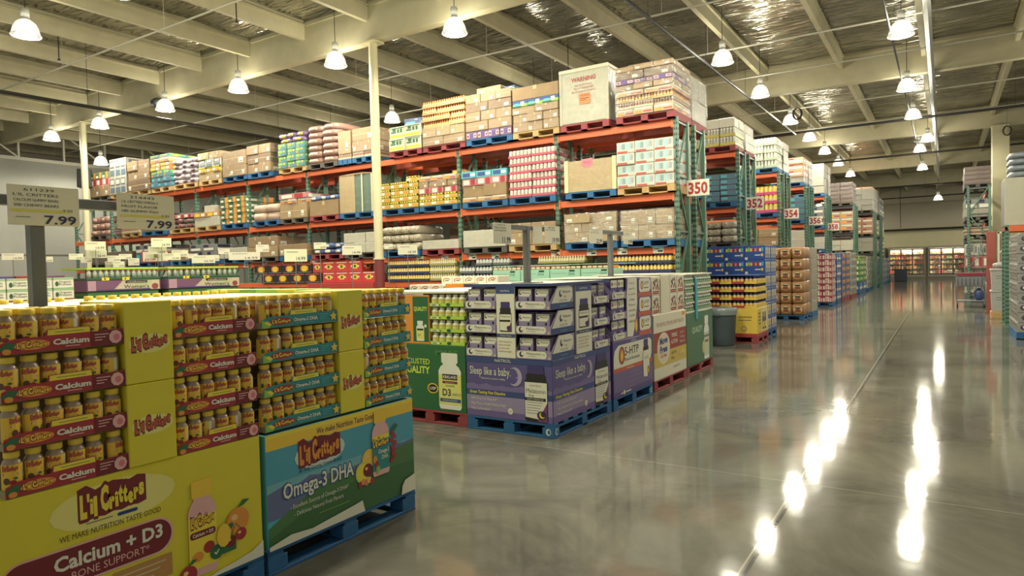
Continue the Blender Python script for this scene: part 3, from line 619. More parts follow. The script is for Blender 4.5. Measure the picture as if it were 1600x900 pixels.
def pill(F, x, y, z, key, spec, label, group, name='pill_bottle'):
    b, c, l = pill_meshes(key, *spec); o = thing(name, b, label, 'bottle', F, (x, y, z), group=group); part('cap', c, o); part('label', l, o)
def tray(F, x, y, z, w, d, h, m, label, group, art=None, key=None, front=True, lip=.0):
    def mk():
        b = MB(); t = .004; b.box(0,0,0,w,d,t,m); b.box(0,0,t,w,t,h*.8,m); b.box(0,d-t,t,w,d,h,m)
        for xx in (0, w-t): b.add([(xx,0,0),(xx,d,0),(xx,d,h),(xx,0,h*.8),(xx+t,0,0),(xx+t,d,0),(xx+t,d,h),(xx+t,0,h*.8)], [(0,3,2,1),(4,5,6,7),(0,1,5,4),(1,2,6,5),(2,3,7,6),(3,0,4,7)], m)
        return b.build('product_tray')
    o = thing('product_tray', cached(('ptray', w, d, h, m.name), mk), label, 'tray', F, (x, y, z), group=group)
    if art: part('tray_print', cached(('ptp', key), art), o)
    return o

# ---- green vitamin D3 pallet facing the cross aisle
F3 = Fr(-5.22, 5.62, 0, 0)
D3G = P('display_green', (34,96,52), rough=.4)
pallet(F3, 0, 0, 0, 1.02, 1.2, 'r', 'red wooden pallet under the green vitamin D3 display', near=True)
c = thing('display_carton', MB().box(.004,.0,.141,1.012,1.19,.85,D3G,.004).build('display_carton'), 'green printed base carton of the vitamin D3 display', 'carton', F3)
YG = P('yellow_green_print',(206,220,60)); a = Art(at=-.0003)
a.text('TRUSTED', .36, .635, .062, YG, w=.34, off=.01); a.text('QUALITY', .33, .535, .078, YG, w=.40, off=.03); a.text('IMMUNE', .76, .745, .055, P('faded_green_print',(74,132,66)), w=.30, off=.02)
a.ell(.565,.38,.075,.055,YELO,20); a.ell(.565,.38,.062,.044,BLACK,20); a.text('USP',.565,.365,.032,WHITE,w=.09,off=.02)
bottle_picture(a,.80,.17,.30,.60,P('label_lemon',(222,220,110)),CAPW,CAPW)
a.rect(.70,.485,.90,.545,BLACK); a.text('KIRKLAND',.80,.50,.032,WHITE,w=.18,off=.02); a.rrect(.70,.445,.90,.472,.008,DRED); a.text('Signature',.80,.45,.016,LPINK,w=.13); a.text('VITAMIN',.80,.41,.02,NAVY,w=.12)
a.text('D3',.755,.315,.075,NAVY,w=.11,off=.02); a.text('2000 IU',.885,.32,.028,GREY,w=.11); a.rect(.665,.25,.94,.285,BLUEP); a.text('DIETARY SUPPLEMENT',.80,.26,.014,WHITE,w=.2)
part('front_print', a.build('front_print'), c)
pn = thing('sign_board', MB().box(.0,.012,.852,.53,.03,1.385,ORG,.003).build('sign_board'), 'upright green panel with orange edge on the vitamin D3 display', 'panel', F3)
a = Art(at=.0115); a.rect(.30,.875,.52,1.37,D3G); a.text('TRUSTED',.44,1.265,.022,GRN,w=.14); a.text('QUALITY',.41,1.215,.045,YG,w=.19,off=.03)
bottle_picture(a,.40,.885,.11,.22,P('label_lemon',(222,220,110)),CAPW,CAPW); a.rect(.355,1.0,.445,1.02,BLACK); a.text('D3',.385,.935,.03,NAVY,w=.04); a.ell(.475,1.05,.018,.018,WHITE,10); part('front_print', a.build('front_print'), pn)
for k in range(4):
    z = .853+.137*k
    def art(): 
        q = Art(at=-.0004); q.rect(0,.002,.46,.034,LIME); q.rect(.02,.008,.12,.024,CAPW); q.rect(.03,.012,.09,.02,BLACK); q.ell(.14,.016,.01,.008,BLACK,8); q.ell(.255,.02,.03,.018,DGRN,10); return q.build('tray_print')
    tray(F3,.545,.005,z,.46,.5,.045,LGRN,f'lime green tray of vitamin D3 bottles, {("lowest","second lowest","second highest","highest")[k]} of four','vitamin D3 trays',art,'d3t')
    for i in range(5): pill(F3,.545+.046+.092*i,.055,z+.005,'d3',(.042,.122,P('pill_bottle_white',(220,220,190),rough=.35),CAPW,P('label_lemon',(222,220,110)),P('label_amber',(220,190,60))),f'{ORD[i]} white-capped vitamin D3 bottle, tray {("lowest","second lowest","second highest","highest")[k]} of four','vitamin D3 bottles')
    for i in range(3): pill(F3,.545+.415,.055+.1*(i+1),z+.005,'d3',(),f'{ORD[i]} side vitamin D3 bottle behind the corner, tray {("lowest","second lowest","second highest","highest")[k]}','vitamin D3 bottles')
thing('top_sheet', MB().box(.0,.004,1.405,1.02,1.16,1.425,WHITE).build('top_sheet'), 'white cardboard sheet over the top of the vitamin D3 display', 'cardboard sheet', F3)
box_thing('inner_carton', F3, (.02,.52,.851), (.9,.64,.55), KRAFT, 'hidden filler carton inside the vitamin D3 display')

# ---- melatonin pallet, printed on both visible faces
F4 = Fr(-4.195, 5.61, 0, 0); F4s = Fr(-3.165, 5.61, 0, PI/2)
MELP = P('melatonin_purple', (86,74,142), rough=.4); MELB = P('melatonin_blue', (48,66,130), rough=.4); MELL = P('melatonin_lilac', (146,130,172), rough=.4); LABW = P('label_cream', (228,224,200), rough=.4)
pallet(F4, 0, 0, 0, 1.03, 1.34, 'b', 'blue wooden pallet under the purple melatonin display', near=True, mark=True)
c = thing('display_carton', MB().box(.004,.002,.141,1.026,1.335,.755,MELP,.004).build('display_carton'), 'purple printed base carton of the melatonin display', 'carton', F4)
def mel_panel(W, at=-.0003):
    a = Art(at=at); a.rect(.004,.70,W,.752,MELB); a.text('NATROL', .46*W/1.02, .712, .032, WHITE, w=.19*W)
    a.rect(.004,.42,W,.47,P('dusk_print',(92,80,142))); a.poly([(.004,.42),(.004,.47),(.08,.485),(.16,.465),(.25,.49),(.34,.46),(.45,.475),(.55,.46),(.68,.485),(W,.46),(W,.42)],P('cloud_print',(114,98,158)))
    a.rect(.004,.36,W,.42,MELB); a.rect(.004,.145,W,.36,MELL); a.rect(.004,.145,W,.21,P('dusk_low_print',(104,86,150)))
    k = W/1.02
    a.text('Sleep like a baby.', .30*k, .575, .085, WHITE, w=.50*k, off=.005); a.text("Melatonin is nature's lullaby.", .34*k, .53, .02, WHITE, w=.30*k)
    mo = [( .60*k+.085*math.cos(t), .575+.095*math.sin(t)) for t in (-2.2+4.4*i/14 for i in range(15))]+[(.575*k+.062*math.cos(t), .578+.078*math.sin(t)) for t in (2.0-4.0*i/14 for i in range(15))]
    a.poly(mo, P('moon_print',(172,158,190))); a.rect(.61*k,.56,.635*k,.575,P('moon_shade',(140,124,170)))
    a.text('Great Tasting Fast Dissolve', .26*k, .378, .032, YEL2, w=.44*k, off=.02, shear=.2)
    for i, t in enumerate(('100% Drug-Free Sleep Aid*','Helps Promote Restful, Relaxing Sleep*','Wake Up Revitalized*')): a.text(t, .06*k, .315-.052*i, .026, LABW, align='l', w=(.32,.43,.24)[i]*k)
    a.ell(.54*k,.225,.03,.032,LABW,16); a.text('365',.54*k,.215,.02,MELL,w=.035)
    u = .84*k; w = .26*k
    a.rrect(u-w*.36,.60,u+w*.36,.70,.02,DPURP); a.rrect(u-w*.42,.545,u+w*.42,.62,.02,BLACK); a.rrect(u-w*.5,.15,u+w*.5,.56,.03,BLACK); a.poly([(u-w*.48,.19),(u+w*.2,.175),(u+w*.48,.34),(u+w*.48,.535),(u-w*.48,.535)],LABW)
    a.text('NATROL',u,.495,.016,NAVY,w=w*.5); a.text('Melatonin',u,.43,.045,NAVY,w=w*.84); a.text('5mg',u-w*.2,.395,.025,NAVY,w=w*.22); a.rect(u-w*.48,.355,u+w*.42,.385,BLACK); a.text('FAST DISSOLVE',u-w*.03,.362,.016,LABW,w=w*.7)
    for i in range(5): a.rect(u-w*.42,.335-.026*i,u+w*(.3-.06*i),.34-.026*i,LPURP)
    a.poly([(u+w*.05,.155),(u+w*.48,.155),(u+w*.48,.34)],P('berry_print',(120,56,120))); a.ell(u+w*.24,.215,w*.2,.045,NAVY,16); a.ell(u+w*.26,.22,w*.13,.032,YELO,14); a.ell(u+w*.31,.23,w*.11,.028,NAVY,14)
    return a
part('front_print', mel_panel(1.022).build('front_print'), c)
part('aisle_print', mel_panel(1.33).build('aisle_print'), c, (1.0265,0,0), PI/2)
BOXLAB = LABW
def mel_box(w=.155, d=.08, h=.16):
    b = MB().box(0,0,0,w,d,h,MELL,.002); return b.build('medicine_carton')
def mel_box_print(w=.155, h=.16):
    a = Art(at=-.0003); a.poly([(.006,h*.62),(w*.8,h*.62),(w*.97,h*.8),(w*.97,h*.97),(.006,h*.97)],LABW); a.ell(w*.16,h*.8,w*.1,h*.1,NAVY,12); a.ell(w*.19,h*.82,w*.06,h*.06,LABW,10); a.text('Melatonin',w*.6,h*.76,h*.1,NAVY,w=w*.58)
    a.rect(w*.02,h*.05,w*.98,h*.3,P('dusk_print',(92,80,142))); a.rrect(w*.62,h*.08,w*.84,h*.42,.01,P('pale_bottle_print',(176,170,190))); a.rrect(w*.66,h*.40,w*.80,h*.56,.006,BLACK); return a.build('carton_print')
def mel_tray(F, x, y, z, w, d, label):
    h = .2
    def mk():
        b = MB(); b.box(0,0,0,w,d,.005,MELP); b.box(0,0,.005,w,.004,.085,MELL); b.box(0,d-.004,.005,w,d,.23,MELP)
        for xx in (0, w-.004): b.add([(xx,0,0),(xx,d,0),(xx,d,.23),(xx,.14,.23),(xx,0,.085),(xx+.004,0,0),(xx+.004,d,0),(xx+.004,d,.23),(xx+.004,.14,.23),(xx+.004,0,.085)], [(0,4,3,2,1),(5,6,7,8,9),(0,1,6,5),(1,2,7,6),(2,3,8,7),(3,4,9,8),(4,0,5,9)], MELL)
        return b.build('cut_case')
    o = thing('cut_case', cached(('melt', w, d), mk), label, 'tray', F, (x, y, z), group='melatonin cut cases')
    def art():
        a = Art(at=-.0005); a.rrect(.012,.012,w*.86,.082,.03,LABW); a.ell(w*.16,.048,.026,.028,NAVY,14); a.ell(w*.185,.054,.016,.018,LABW,12); a.text('Melatonin',w*.5,.046,.026,NAVY,w=w*.38); a.text('5 mg',w*.76,.048,.014,NAVY,w=w*.1); a.text('FAST DISSOLVE',w*.45,.026,.011,GREY,w=w*.24); a.ell(w*.94,.02,.014,.014,TAN,10); return a.build('case_print')
    part('case_print', cached(('melta', w), art), o); return o
def side_swoosh(o, d, W):
    a = Art(at=W+.0005, face='side'); a.rect(.002,.002,d-.002,.06,MELB); a.text('NATROL',d*.55,.02,.02,CYAN,w=d*.3); a.poly([(.02,.062),(d*.82,.062),(d*.93,.11),(d*.93,.20),(d*.8,.225),(.15,.225)],LABW); a.ell(d*.42,.15,.03,.035,NAVY,14); a.ell(d*.45,.16,.02,.022,LABW,12); a.text('Melatonin',d*.68,.155,.026,NAVY,w=d*.34); a.text('5 mg',d*.6,.115,.018,NAVY,w=d*.1)
    for i in range(2): a.rect(d*.35,.09-.014*i,d*.7,.094-.014*i,LPURP)
    part('side_print', a.build('side_print'), o)
MB_, MP_ = mel_box(), mel_box_print()
LV3 = ['bottom','middle','top']
for k in range(3):
    z = .757+.243*k
    o = mel_tray(F4, .005, .0, z, .385, .48, f'purple melatonin case, {LV3[k]} level, corner beside the green vitamin display')
    o2 = mel_tray(F4, .62, .0, z, .405, .48, f'purple melatonin case, {LV3[k]} level, at the front aisle corner'); side_swoosh(o2, .48, .405)
    o3 = mel_tray(F4s, .93, .0, z, .40, .48, f'purple melatonin case, {LV3[k]} level, on the aisle side')
    for (F, x, w, t) in ((F4,.005,.385,'corner beside the green vitamin display'), (F4,.62,.405,'at the front aisle corner'), (F4s,.93,.40,'on the aisle side')):
        for i in range(2):
            q = thing('medicine_carton', MB_, f'{("first","second")[i]} melatonin box in the {LV3[k]} case {t}', 'box', F, (x+.02+i*.19, .03+R.uniform(0,.02), z+.0055+.05*0), group='melatonin boxes'); part('carton_print', MP_, q)
            q.scale = (1,1,1.25)
            r_ = thing('medicine_carton', MB_, f'{("first","second")[i]} rear melatonin box in the {LV3[k]} case {t}', 'box', F, (x+.02+i*.19, .16, z+.0055), group='melatonin boxes'); r_.scale = (1,2.5,1.3)
def mel_sign(F, x, w, label):
    o = thing('sign_board', cached(('mels', w), lambda: MB().box(0,.002,.757,w,.022,1.47,LABW,.003).build('sign_board')), label, 'panel', F, (x,0,0), group='melatonin panels')
    def art():
        a = Art(at=.0015); a.rect(0,1.40,w,1.468,MELB); a.text('NATROL',w/2,1.42,.02,WHITE,w=w*.5); u = w/2; b = w*.66
        a.rrect(u-b*.38,1.25,u+b*.38,1.32,.01,DPURP); a.rrect(u-b*.44,1.21,u+b*.44,1.26,.01,BLACK); a.rrect(u-b*.5,1.02,u+b*.5,1.215,.015,BLACK); a.poly([(u-b*.47,1.035),(u+b*.1,1.03),(u+b*.47,1.12),(u+b*.47,1.195),(u-b*.47,1.195)],LABW); a.text('Melatonin',u,1.165,.02,NAVY,w=b*.8); a.rect(u-b*.47,1.12,u+b*.4,1.14,BLACK); a.poly([(u+b*.1,1.03),(u+b*.47,1.03),(u+b*.47,1.12)],P('berry_print',(120,56,120))); a.ell(u+b*.25,1.06,b*.16,.022,NAVY,12)
        a.rect(0,.965,w,1.0,MELB); a.text('Great Taste',u,.975,.016,YEL2,w=w*.6)
        for i, t in enumerate(('100% drug free','sleep aid helps','promote restful','sleep')): a.text(t,w*.1,.915-.032*i,.015,P('brick_print',(150,84,60)),align='l',w=w*(.7-.06*(i % 3)))
        return a.build('front_print')
    part('front_print', cached(('melsp', w), art), o)
mel_sign(F4, .395, .22, 'cream melatonin panel between cases facing the cross aisle'); mel_sign(F4s, .52, .36, 'cream melatonin panel between cases facing the main aisle')
thing('top_sheet', MB().box(.0,.01,1.487,1.03,1.335,1.497,LABW).box(.0,.0,1.472,1.03,.01,1.5,MELB).box(1.03,0,1.472,1.036,1.335,1.5,MELB).build('top_sheet'), 'blue-edged white sheet on top of the melatonin display', 'cardboard sheet', F4)
box_thing('inner_carton', F4, (.02,.5,.757), (.5,.8,.7), KRAFT, 'hidden filler carton inside the melatonin display')

# ---- purple serotonin pallet
F5 = Fr(-3.155, 6.985, 0, PI/2); HTPP = P('htp_purple', (84,66,134), rough=.4)
pallet(F5, 0, 0, 0, 1.22, 1.03, 'b', 'blue wooden pallet under the purple serotonin display', near=True, mark=True)
c = thing('display_carton', MB().box(.004,.0,.141,1.216,1.02,.79,HTPP,.004).build('display_carton'), 'purple printed base carton marked 5-HTP', 'carton', F5)
a = Art(at=-.0003); a.text('NATROL',.62,.745,.026,LABW,w=.16); a.poly([(.02,.47),(1.15,.46),(1.19,.55),(1.19,.70),(1.13,.735),(.16,.735),(.05,.68),(.02,.6)],LABW); a.rect(.006,.425,1.214,.475,P('vermilion_print',(206,84,56))); a.text('Mood & Stress',.5,.437,.025,LABW,w=.2); a.rect(.006,.145,1.214,.425,P('htp_lilac',(110,94,146))); a.rect(.006,.145,1.214,.2,HTPP)
a.ell(.25,.61,.085,.105,P('oxide_print',(150,62,54)),22); a.ell(.25,.61,.05,.075,ORG,18); a.ell(.25,.60,.03,.05,YELO,14); a.text('5-HTP',.55,.60,.10,BLACK,w=.42); a.text('Mood & Relaxation',.56,.535,.04,P('teal_text',(70,120,110)),w=.46)
for i in range(4): a.rect(.42,.38-.055*i,.42+(.34,.42,.3,.2)[i],.388-.055*i,LPURP)
a.ell(.30,.175,.03,.026,LABW,12); a.rect(.2,.165,.26,.18,LABW); a.rect(.35,.168,.5,.182,LABW)
a.rrect(.93,.62,1.06,.73,.015,DPURP); a.rrect(.91,.575,1.08,.64,.015,BLACK); a.poly([(.90,.27),(1.02,.255),(1.1,.36),(1.1,.56),(1.08,.59),(.91,.59),(.89,.56)],LABW); a.text('5-HTP',1.0,.48,.035,NAVY,w=.14); a.ell(1.06,.33,.035,.06,P('oxide_print',(150,62,54)),12); a.ell(1.06,.33,.018,.035,YELO,12)
part('front_print', a.build('front_print'), c)
HB = MB().box(0,0,0,.17,.1,.17,HTPP,.002).build('medicine_carton'); a = Art(at=-.0003); a.rect(.006,.10,.164,.165,LABW); a.ell(.035,.13,.018,.02,P('oxide_print',(150,62,54)),10); a.text('5-HTP',.10,.12,.02,NAVY,w=.09); a.rrect(.06,.012,.11,.075,.008,P('pale_bottle_print',(176,170,190))); HPr = a.build('carton_print')
for k in range(3):
    z = .792+.237*k
    o = mel_tray(F5, .01, .0, z, .40, .48, f'purple serotonin case, {LV3[k]} level, beside the melatonin display')
    for i in range(2): q = thing('medicine_carton', HB, f'{("first","second")[i]} serotonin box in the {LV3[k]} purple case', 'box', F5, (.02+i*.19,.02,z+.0055), group='serotonin boxes'); part('carton_print', HPr, q); q.scale = (1.06,1.6,1.32)
    q = thing('shelf_carton', cached('htpc', lambda: MB().box(0,0,0,.42,.5,.234,HTPP,.003).build('shelf_carton')), f'carton with cream octagon and orange strip, {LV3[k]} on the serotonin display', 'carton', F5, (.785,0,z), group='serotonin cartons')
    def art():
        a = Art(at=-.0003); a.rect(.0,.0,.42,.05,P('vermilion_print',(206,84,56))); a.poly([(.03,.08),(.06,.055),(.36,.055),(.40,.09),(.40,.19),(.36,.225),(.06,.225),(.03,.2)],LABW); a.ell(.12,.14,.04,.055,P('oxide_print',(150,62,54)),14); a.ell(.12,.14,.022,.036,YELO,12); a.text('5-HTP',.26,.145,.045,NAVY,w=.17); a.rect(.18,.1,.34,.112,GREY); return a.build('carton_print')
    part('carton_print', cached('htpcp', art), q)
pn = thing('sign_board', MB().box(.415,.002,.792,.78,.022,1.505,HTPP,.003).build('sign_board'), 'tall purple and cream panel on the serotonin display', 'panel', F5)
a = Art(at=.0015); a.poly([(.43,.81),(.60,.80),(.68,.95),(.75,1.2),(.75,1.5),(.47,1.5),(.43,1.3)],LABW)
for i, t in enumerate(('Natural','support for','a calm','and happy','Mood','with','5-HTP','daily')): a.text(t,.585,1.43-.065*i,.028,(P('brick_print',(150,84,60)),GREY)[i % 2],w=.16+.03*(i % 3))
a.ell(.70,.93,.045,.09,ORG,16); a.ell(.70,.92,.026,.06,YELO,12); part('front_print', a.build('front_print'), pn)
thing('top_sheet', MB().box(0,.01,1.508,1.22,1.02,1.516,LABW).build('top_sheet'), 'white sheet on top of the serotonin display', 'cardboard sheet', F5)
box_thing('inner_carton', F5, (.02,.52,.792), (1.17,.48,.7), KRAFT, 'hidden filler carton inside the serotonin display')

# ---- joint health pallet
F6 = Fr(-3.16, 8.275, 0, PI/2); JW = P('joint_cream', (226,218,192), rough=.4); JR = P('joint_red', (160,50,44), rough=.4)
pallet(F6, 0, 0, 0, 1.3, 1.03, 'r', 'red wooden pallet under the joint health display', near=True)
c = thing('display_carton', MB().box(.004,.0,.141,1.296,1.02,1.0,JW,.004).build('display_carton'), 'cream and red printed base carton of the joint health display', 'carton', F6)
a = Art(at=-.0003); a.text('THE REVOLUTION IN JOINT HEALTH',.64,.835,.055,P('oxide_print',(150,62,54)),w=1.1); a.rect(1.12,.93,1.24,.98,ORG); a.rect(.006,.50,1.294,.76,JR); a.rect(.006,.30,1.294,.50,P('joint_gold',(206,178,70))); a.ell(.36,.54,.24,.21,LABW,26); a.ell(.36,.54,.225,.195,P('joint_blush',(226,206,180)),26)
a.text('Move',.36,.60,.09,BLUEP,w=.30,off=.05,rot=.06); a.text('Free',.36,.485,.09,BLUEP,w=.28,off=.05,rot=.06); a.text('ULTRA',.36,.42,.04,JR,w=.24,off=.03)
a.text('TRIPLE',.78,.655,.055,LABW,w=.24,off=.02); a.text('ACTION',.78,.565,.055,LABW,w=.26,off=.02)
for i, t in enumerate(('Joint','Cartilage','Bone')): a.text(t,1.02,.68-.065*i,.032,LABW,align='l',w=.16+.03*i)
a.text('ONE TINY',.76,.42,.04,GREY,w=.22); a.text('PILL',.72,.35,.04,GREY,w=.14); 
for i in range(3): a.ell(1.05+.06*i,.40+.03*(i % 2),.05,.035,P('pill_gold',(222,190,90)),10)
a.rect(.72,.24,1.0,.248,GREY); part('front_print', a.build('front_print'), c)
JB = MB().box(0,0,0,.28,.3,.245,JW,.003).build('shelf_carton'); a = Art(at=-.0003); a.rect(.03,.015,.25,.06,JR); a.text('Move Free',.14,.03,.02,LABW,w=.16)
for (u, v, m) in ((.06,.1,JR),(.1,.14,BLACK),(.15,.1,JR),(.2,.13,BLACK),(.23,.09,JR),(.12,.19,GREY),(.18,.2,GREY),(.07,.17,JR),(.22,.18,LPINK)): a.ell(u,v,.026,.022,m,8,u*9)
JP = a.build('carton_print')
for k in range(2):
    for i, x in enumerate((.02,.70,1.0)):
        q = thing('shelf_carton', JB, f'white carton with red and black marks, {("lower","upper")[k]} tier, {ORD[i]} on the joint health display', 'carton', F6, (x,.02,1.002+.25*k), group='joint health cartons'); part('carton_print', JP, q)
thing('sign_board', MB().box(.32,.01,1.002,.66,.36,1.515,JW,.003).build('sign_board'), 'plain cream upright carton in the middle of the joint health display', 'panel', F6)
thing('top_sheet', MB().box(.3,.02,1.52,1.29,1.0,1.53,LABW).build('top_sheet'), 'white sheet on top of the joint health display', 'cardboard sheet', F6)
box_thing('inner_carton', F6, (.02,.4,1.002), (1.25,.6,.5), KRAFT, 'hidden filler carton inside the joint health display')

# ---- green fish oil pallet at the end of the row
F7 = Fr(-3.17, 9.62, 0, PI/2)
pallet(F7, 0, 0, 0, 1.3, 1.03, 'r', 'red wooden pallet under the last green display of the row', near=True)
QG = P('quality_green', (62,112,78), rough=.4)
c = thing('display_carton', MB().box(.0,-.004,.141,1.3,1.02,.93,QG,.004).build('display_carton'), 'dull green base carton marked QUALITY at the end of the row', 'carton', F7)
a = Art(at=-.0043); a.text('QUALITY',.50,.62,.09,P('mint_print',(190,214,170)),w=.50,off=.02); a.text('TRUSTED',.62,.75,.04,P('faded_green_print',(74,132,66)),w=.3)
bottle_picture(a,.96,.16,.26,.68,P('pale_label',(200,204,180)),CAPW,CAPW); a.rect(.83,.50,1.09,.54,P('grey_print',(120,120,110))); a.rect(.87,.42,1.05,.46,P('brick_print',(150,84,60))); a.ell(.80,.36,.07,.1,P('pale_gold',(196,196,120)),14); part('front_print', a.build('front_print'), c)
PB = (.05,.13,P('pill_bottle_pale',(196,204,186),rough=.35),CAPW,P('pale_green_label',(150,176,140)),GRN)
for k in range(4):
    z = .932+.137*k
    for (x, w, n, t) in ((.0,.40,4,'before the cyan strip'), (.50,.80,8,'after the cyan strip')):
        tray(F7, x, .0, z, w, .4, .03, LABW, f'white tray of pale bottles, {ORD[k]} from below, {t}', 'pale bottle trays')
        for i in range(n): pill(F7, x+w*(i+.5)/n, .055, z+.004, 'qb', PB, f'{ORD[i]} pale green bottle {t}, {ORD[k]} tray from below', 'pale green bottles')
thing('corner_strip', MB().box(.405,-.02,.82,.49,.0,1.44,P('cyan_strip',(60,170,196)),.003).build('corner_strip'), 'upright cyan strip on the end display of the row', 'display strip', F7)
thing('top_sheet', MB().box(0,.0,1.49,1.3,1.02,1.51,LABW).build('top_sheet'), 'white sheet on top of the end display of the row', 'cardboard sheet', F7)
box_thing('inner_carton', F7, (.02,.42,.932), (1.25,.58,.55), KRAFT, 'hidden filler carton inside the end display of the row')

# ---- grey barrel
BG = P('barrel_grey', (78,92,100), rough=.55)
o = thing('waste_barrel', MB().lathe([(1e-4,0),(.23,0),(.245,.02),(.285,.68),(.30,.70),(.30,.74),(.275,.745),(.265,.70),(.225,.03),(1e-4,.03)], BG, n=24).build('waste_barrel'), 'round grey waste barrel beside the end of the display row', 'bin', loc=(-3.80,13.75,0))
part('bin_liner', MB().lathe([(.305,.62),(.309,.69),(.309,.752),(.27,.76),(.24,.6)], P('bin_liner',(120,130,132),rough=.3), n=24).build('bin_liner'), o)
for s_ in (-1, 1): part('handle', MB().box(-.05,.29*s_-.03,.6,.05,.29*s_+.03,.66,BG,.01).build('handle'), o)
# ================================================================ GOODS ON THE RACKS
def q_face(b, face, w, d, h, u0, v0, u1, v1, m, o=.002):
    if face == 'f': b.add([(u0*w,-o,v0*h),(u1*w,-o,v0*h),(u1*w,-o,v1*h),(u0*w,-o,v1*h)], [(0,1,2,3)], m)
    else: b.add([(w+o,u0*d,v0*h),(w+o,u1*d,v0*h),(w+o,u1*d,v1*h),(w+o,u0*d,v1*h)], [(0,1,2,3)], m)
def st_box(base, tape=True, label=True):
    def f(w, d, h):
        b = MB().box(0,0,0,w,d,h,base,.006)
        for fc in 'fs':
            if tape: q_face(b,fc,w,d,h,.02,.47,.98,.53,TAPE) if R.random() < .4 else q_face(b,fc,w,d,h,.46,.7,.54,1,TAPE)
            if label: u = R.choice([.1,.62,.7]); q_face(b,fc,w,d,h,u,.15,u+.2,.5,PAPER,.003); q_face(b,fc,w,d,h,u+.03,.22,u+.17,.27,BLACK,.004)
        return b.build('shipping_carton')
    return f
def st_print(base, *patches):
    def f(w, d, h):
        b = MB().box(0,0,0,w,d,h,base,.005)
        for fc in 'fs':
            for k, p in enumerate(patches): q_face(b,fc,w,d,h,*p[:4],p[4],.002+.001*k)
        return b.build('printed_case')
    return f
def st_bottles(trm, bod, cap, n=5, lab=None, two=False):
    def f(w, d, h):
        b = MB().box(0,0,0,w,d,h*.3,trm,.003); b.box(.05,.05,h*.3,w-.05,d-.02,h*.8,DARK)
        r = w/n/2*.94; m = max(2, int(d/(2*r)))
        for i in range(n): b.lathe([(r,h*.28),(r,h*.66),(r*.5,h*.8),(r*.5,h*.84)], bod, (i+.5)*w/n, r+.004, 8); b.cyl(r*.58, h*.82, h*.97, cap, (i+.5)*w/n, r+.004, 7)
        for j in range(1, m): b.lathe([(r,h*.28),(r,h*.66),(r*.5,h*.8),(r*.5,h*.84)], bod, w-r-.004, (j+.5)*d/m, 6); b.cyl(r*.58, h*.82, h*.97, cap, w-r-.004, (j+.5)*d/m, 6)
        if lab:
            for i in range(n): b.lathe([(r*1.03,h*.38),(r*1.03,h*.55)], lab, (i+.5)*w/n, r+.004, 8)
        return b.build('bottle_case')
    return f
def st_jars(trm, bod, cap, n=4):
    def f(w, d, h):
        b = MB().box(0,0,0,w,d,h*.34,trm,.003); b.box(.05,.05,h*.3,w-.05,d-.02,h*.8,bod)
        r = w/n/2*.95; m = max(2, int(d/(2*r)))
        for x, y in [((i+.5)*w/n, r+.003) for i in range(n)]+[(w-r-.003, (j+.5)*d/m) for j in range(1, m)]:
            b.lathe([(r,h*.3),(r,h*.72),(r*.86,h*.8)], bod, x, y, 9); b.cyl(r*.9, h*.8, h*.98, cap, x, y, 9)
        return b.build('jar_case')
    return f
def st_sack(base, e=.5, wob=.05, patch=None):
    def f(w, d, h):
        b = MB().blob(-.01,0,-.01,w+.01,d,h+.012,base,e,12,6,wob)
        if patch: b.blob(w*.25,-.012,h*.2,w*.75,.1,h*.8,patch,.6,8,4)
        return b.build('sack')
    return f
def st_roll(base, n=3):
    def f(w, d, h):
        b = MB().blob(0,0,0,w,d,h,base,.35,14,6,.02); r = min(w/n, h)/2*.9
        for i in range(n): b.lathe([(1e-4,-.012),(r*.35,-.012),(r*.8,-.012),(r,.02),(r,.08)], base, (i+.5)*w/n, 0, 12, axis='y', cz=h/2); b.lathe([(1e-4,-.014),(r*.3,-.014)], KRAFT, (i+.5)*w/n, 0, 10, axis='y', cz=h/2)
        return b.build('roll_pack')
    return f
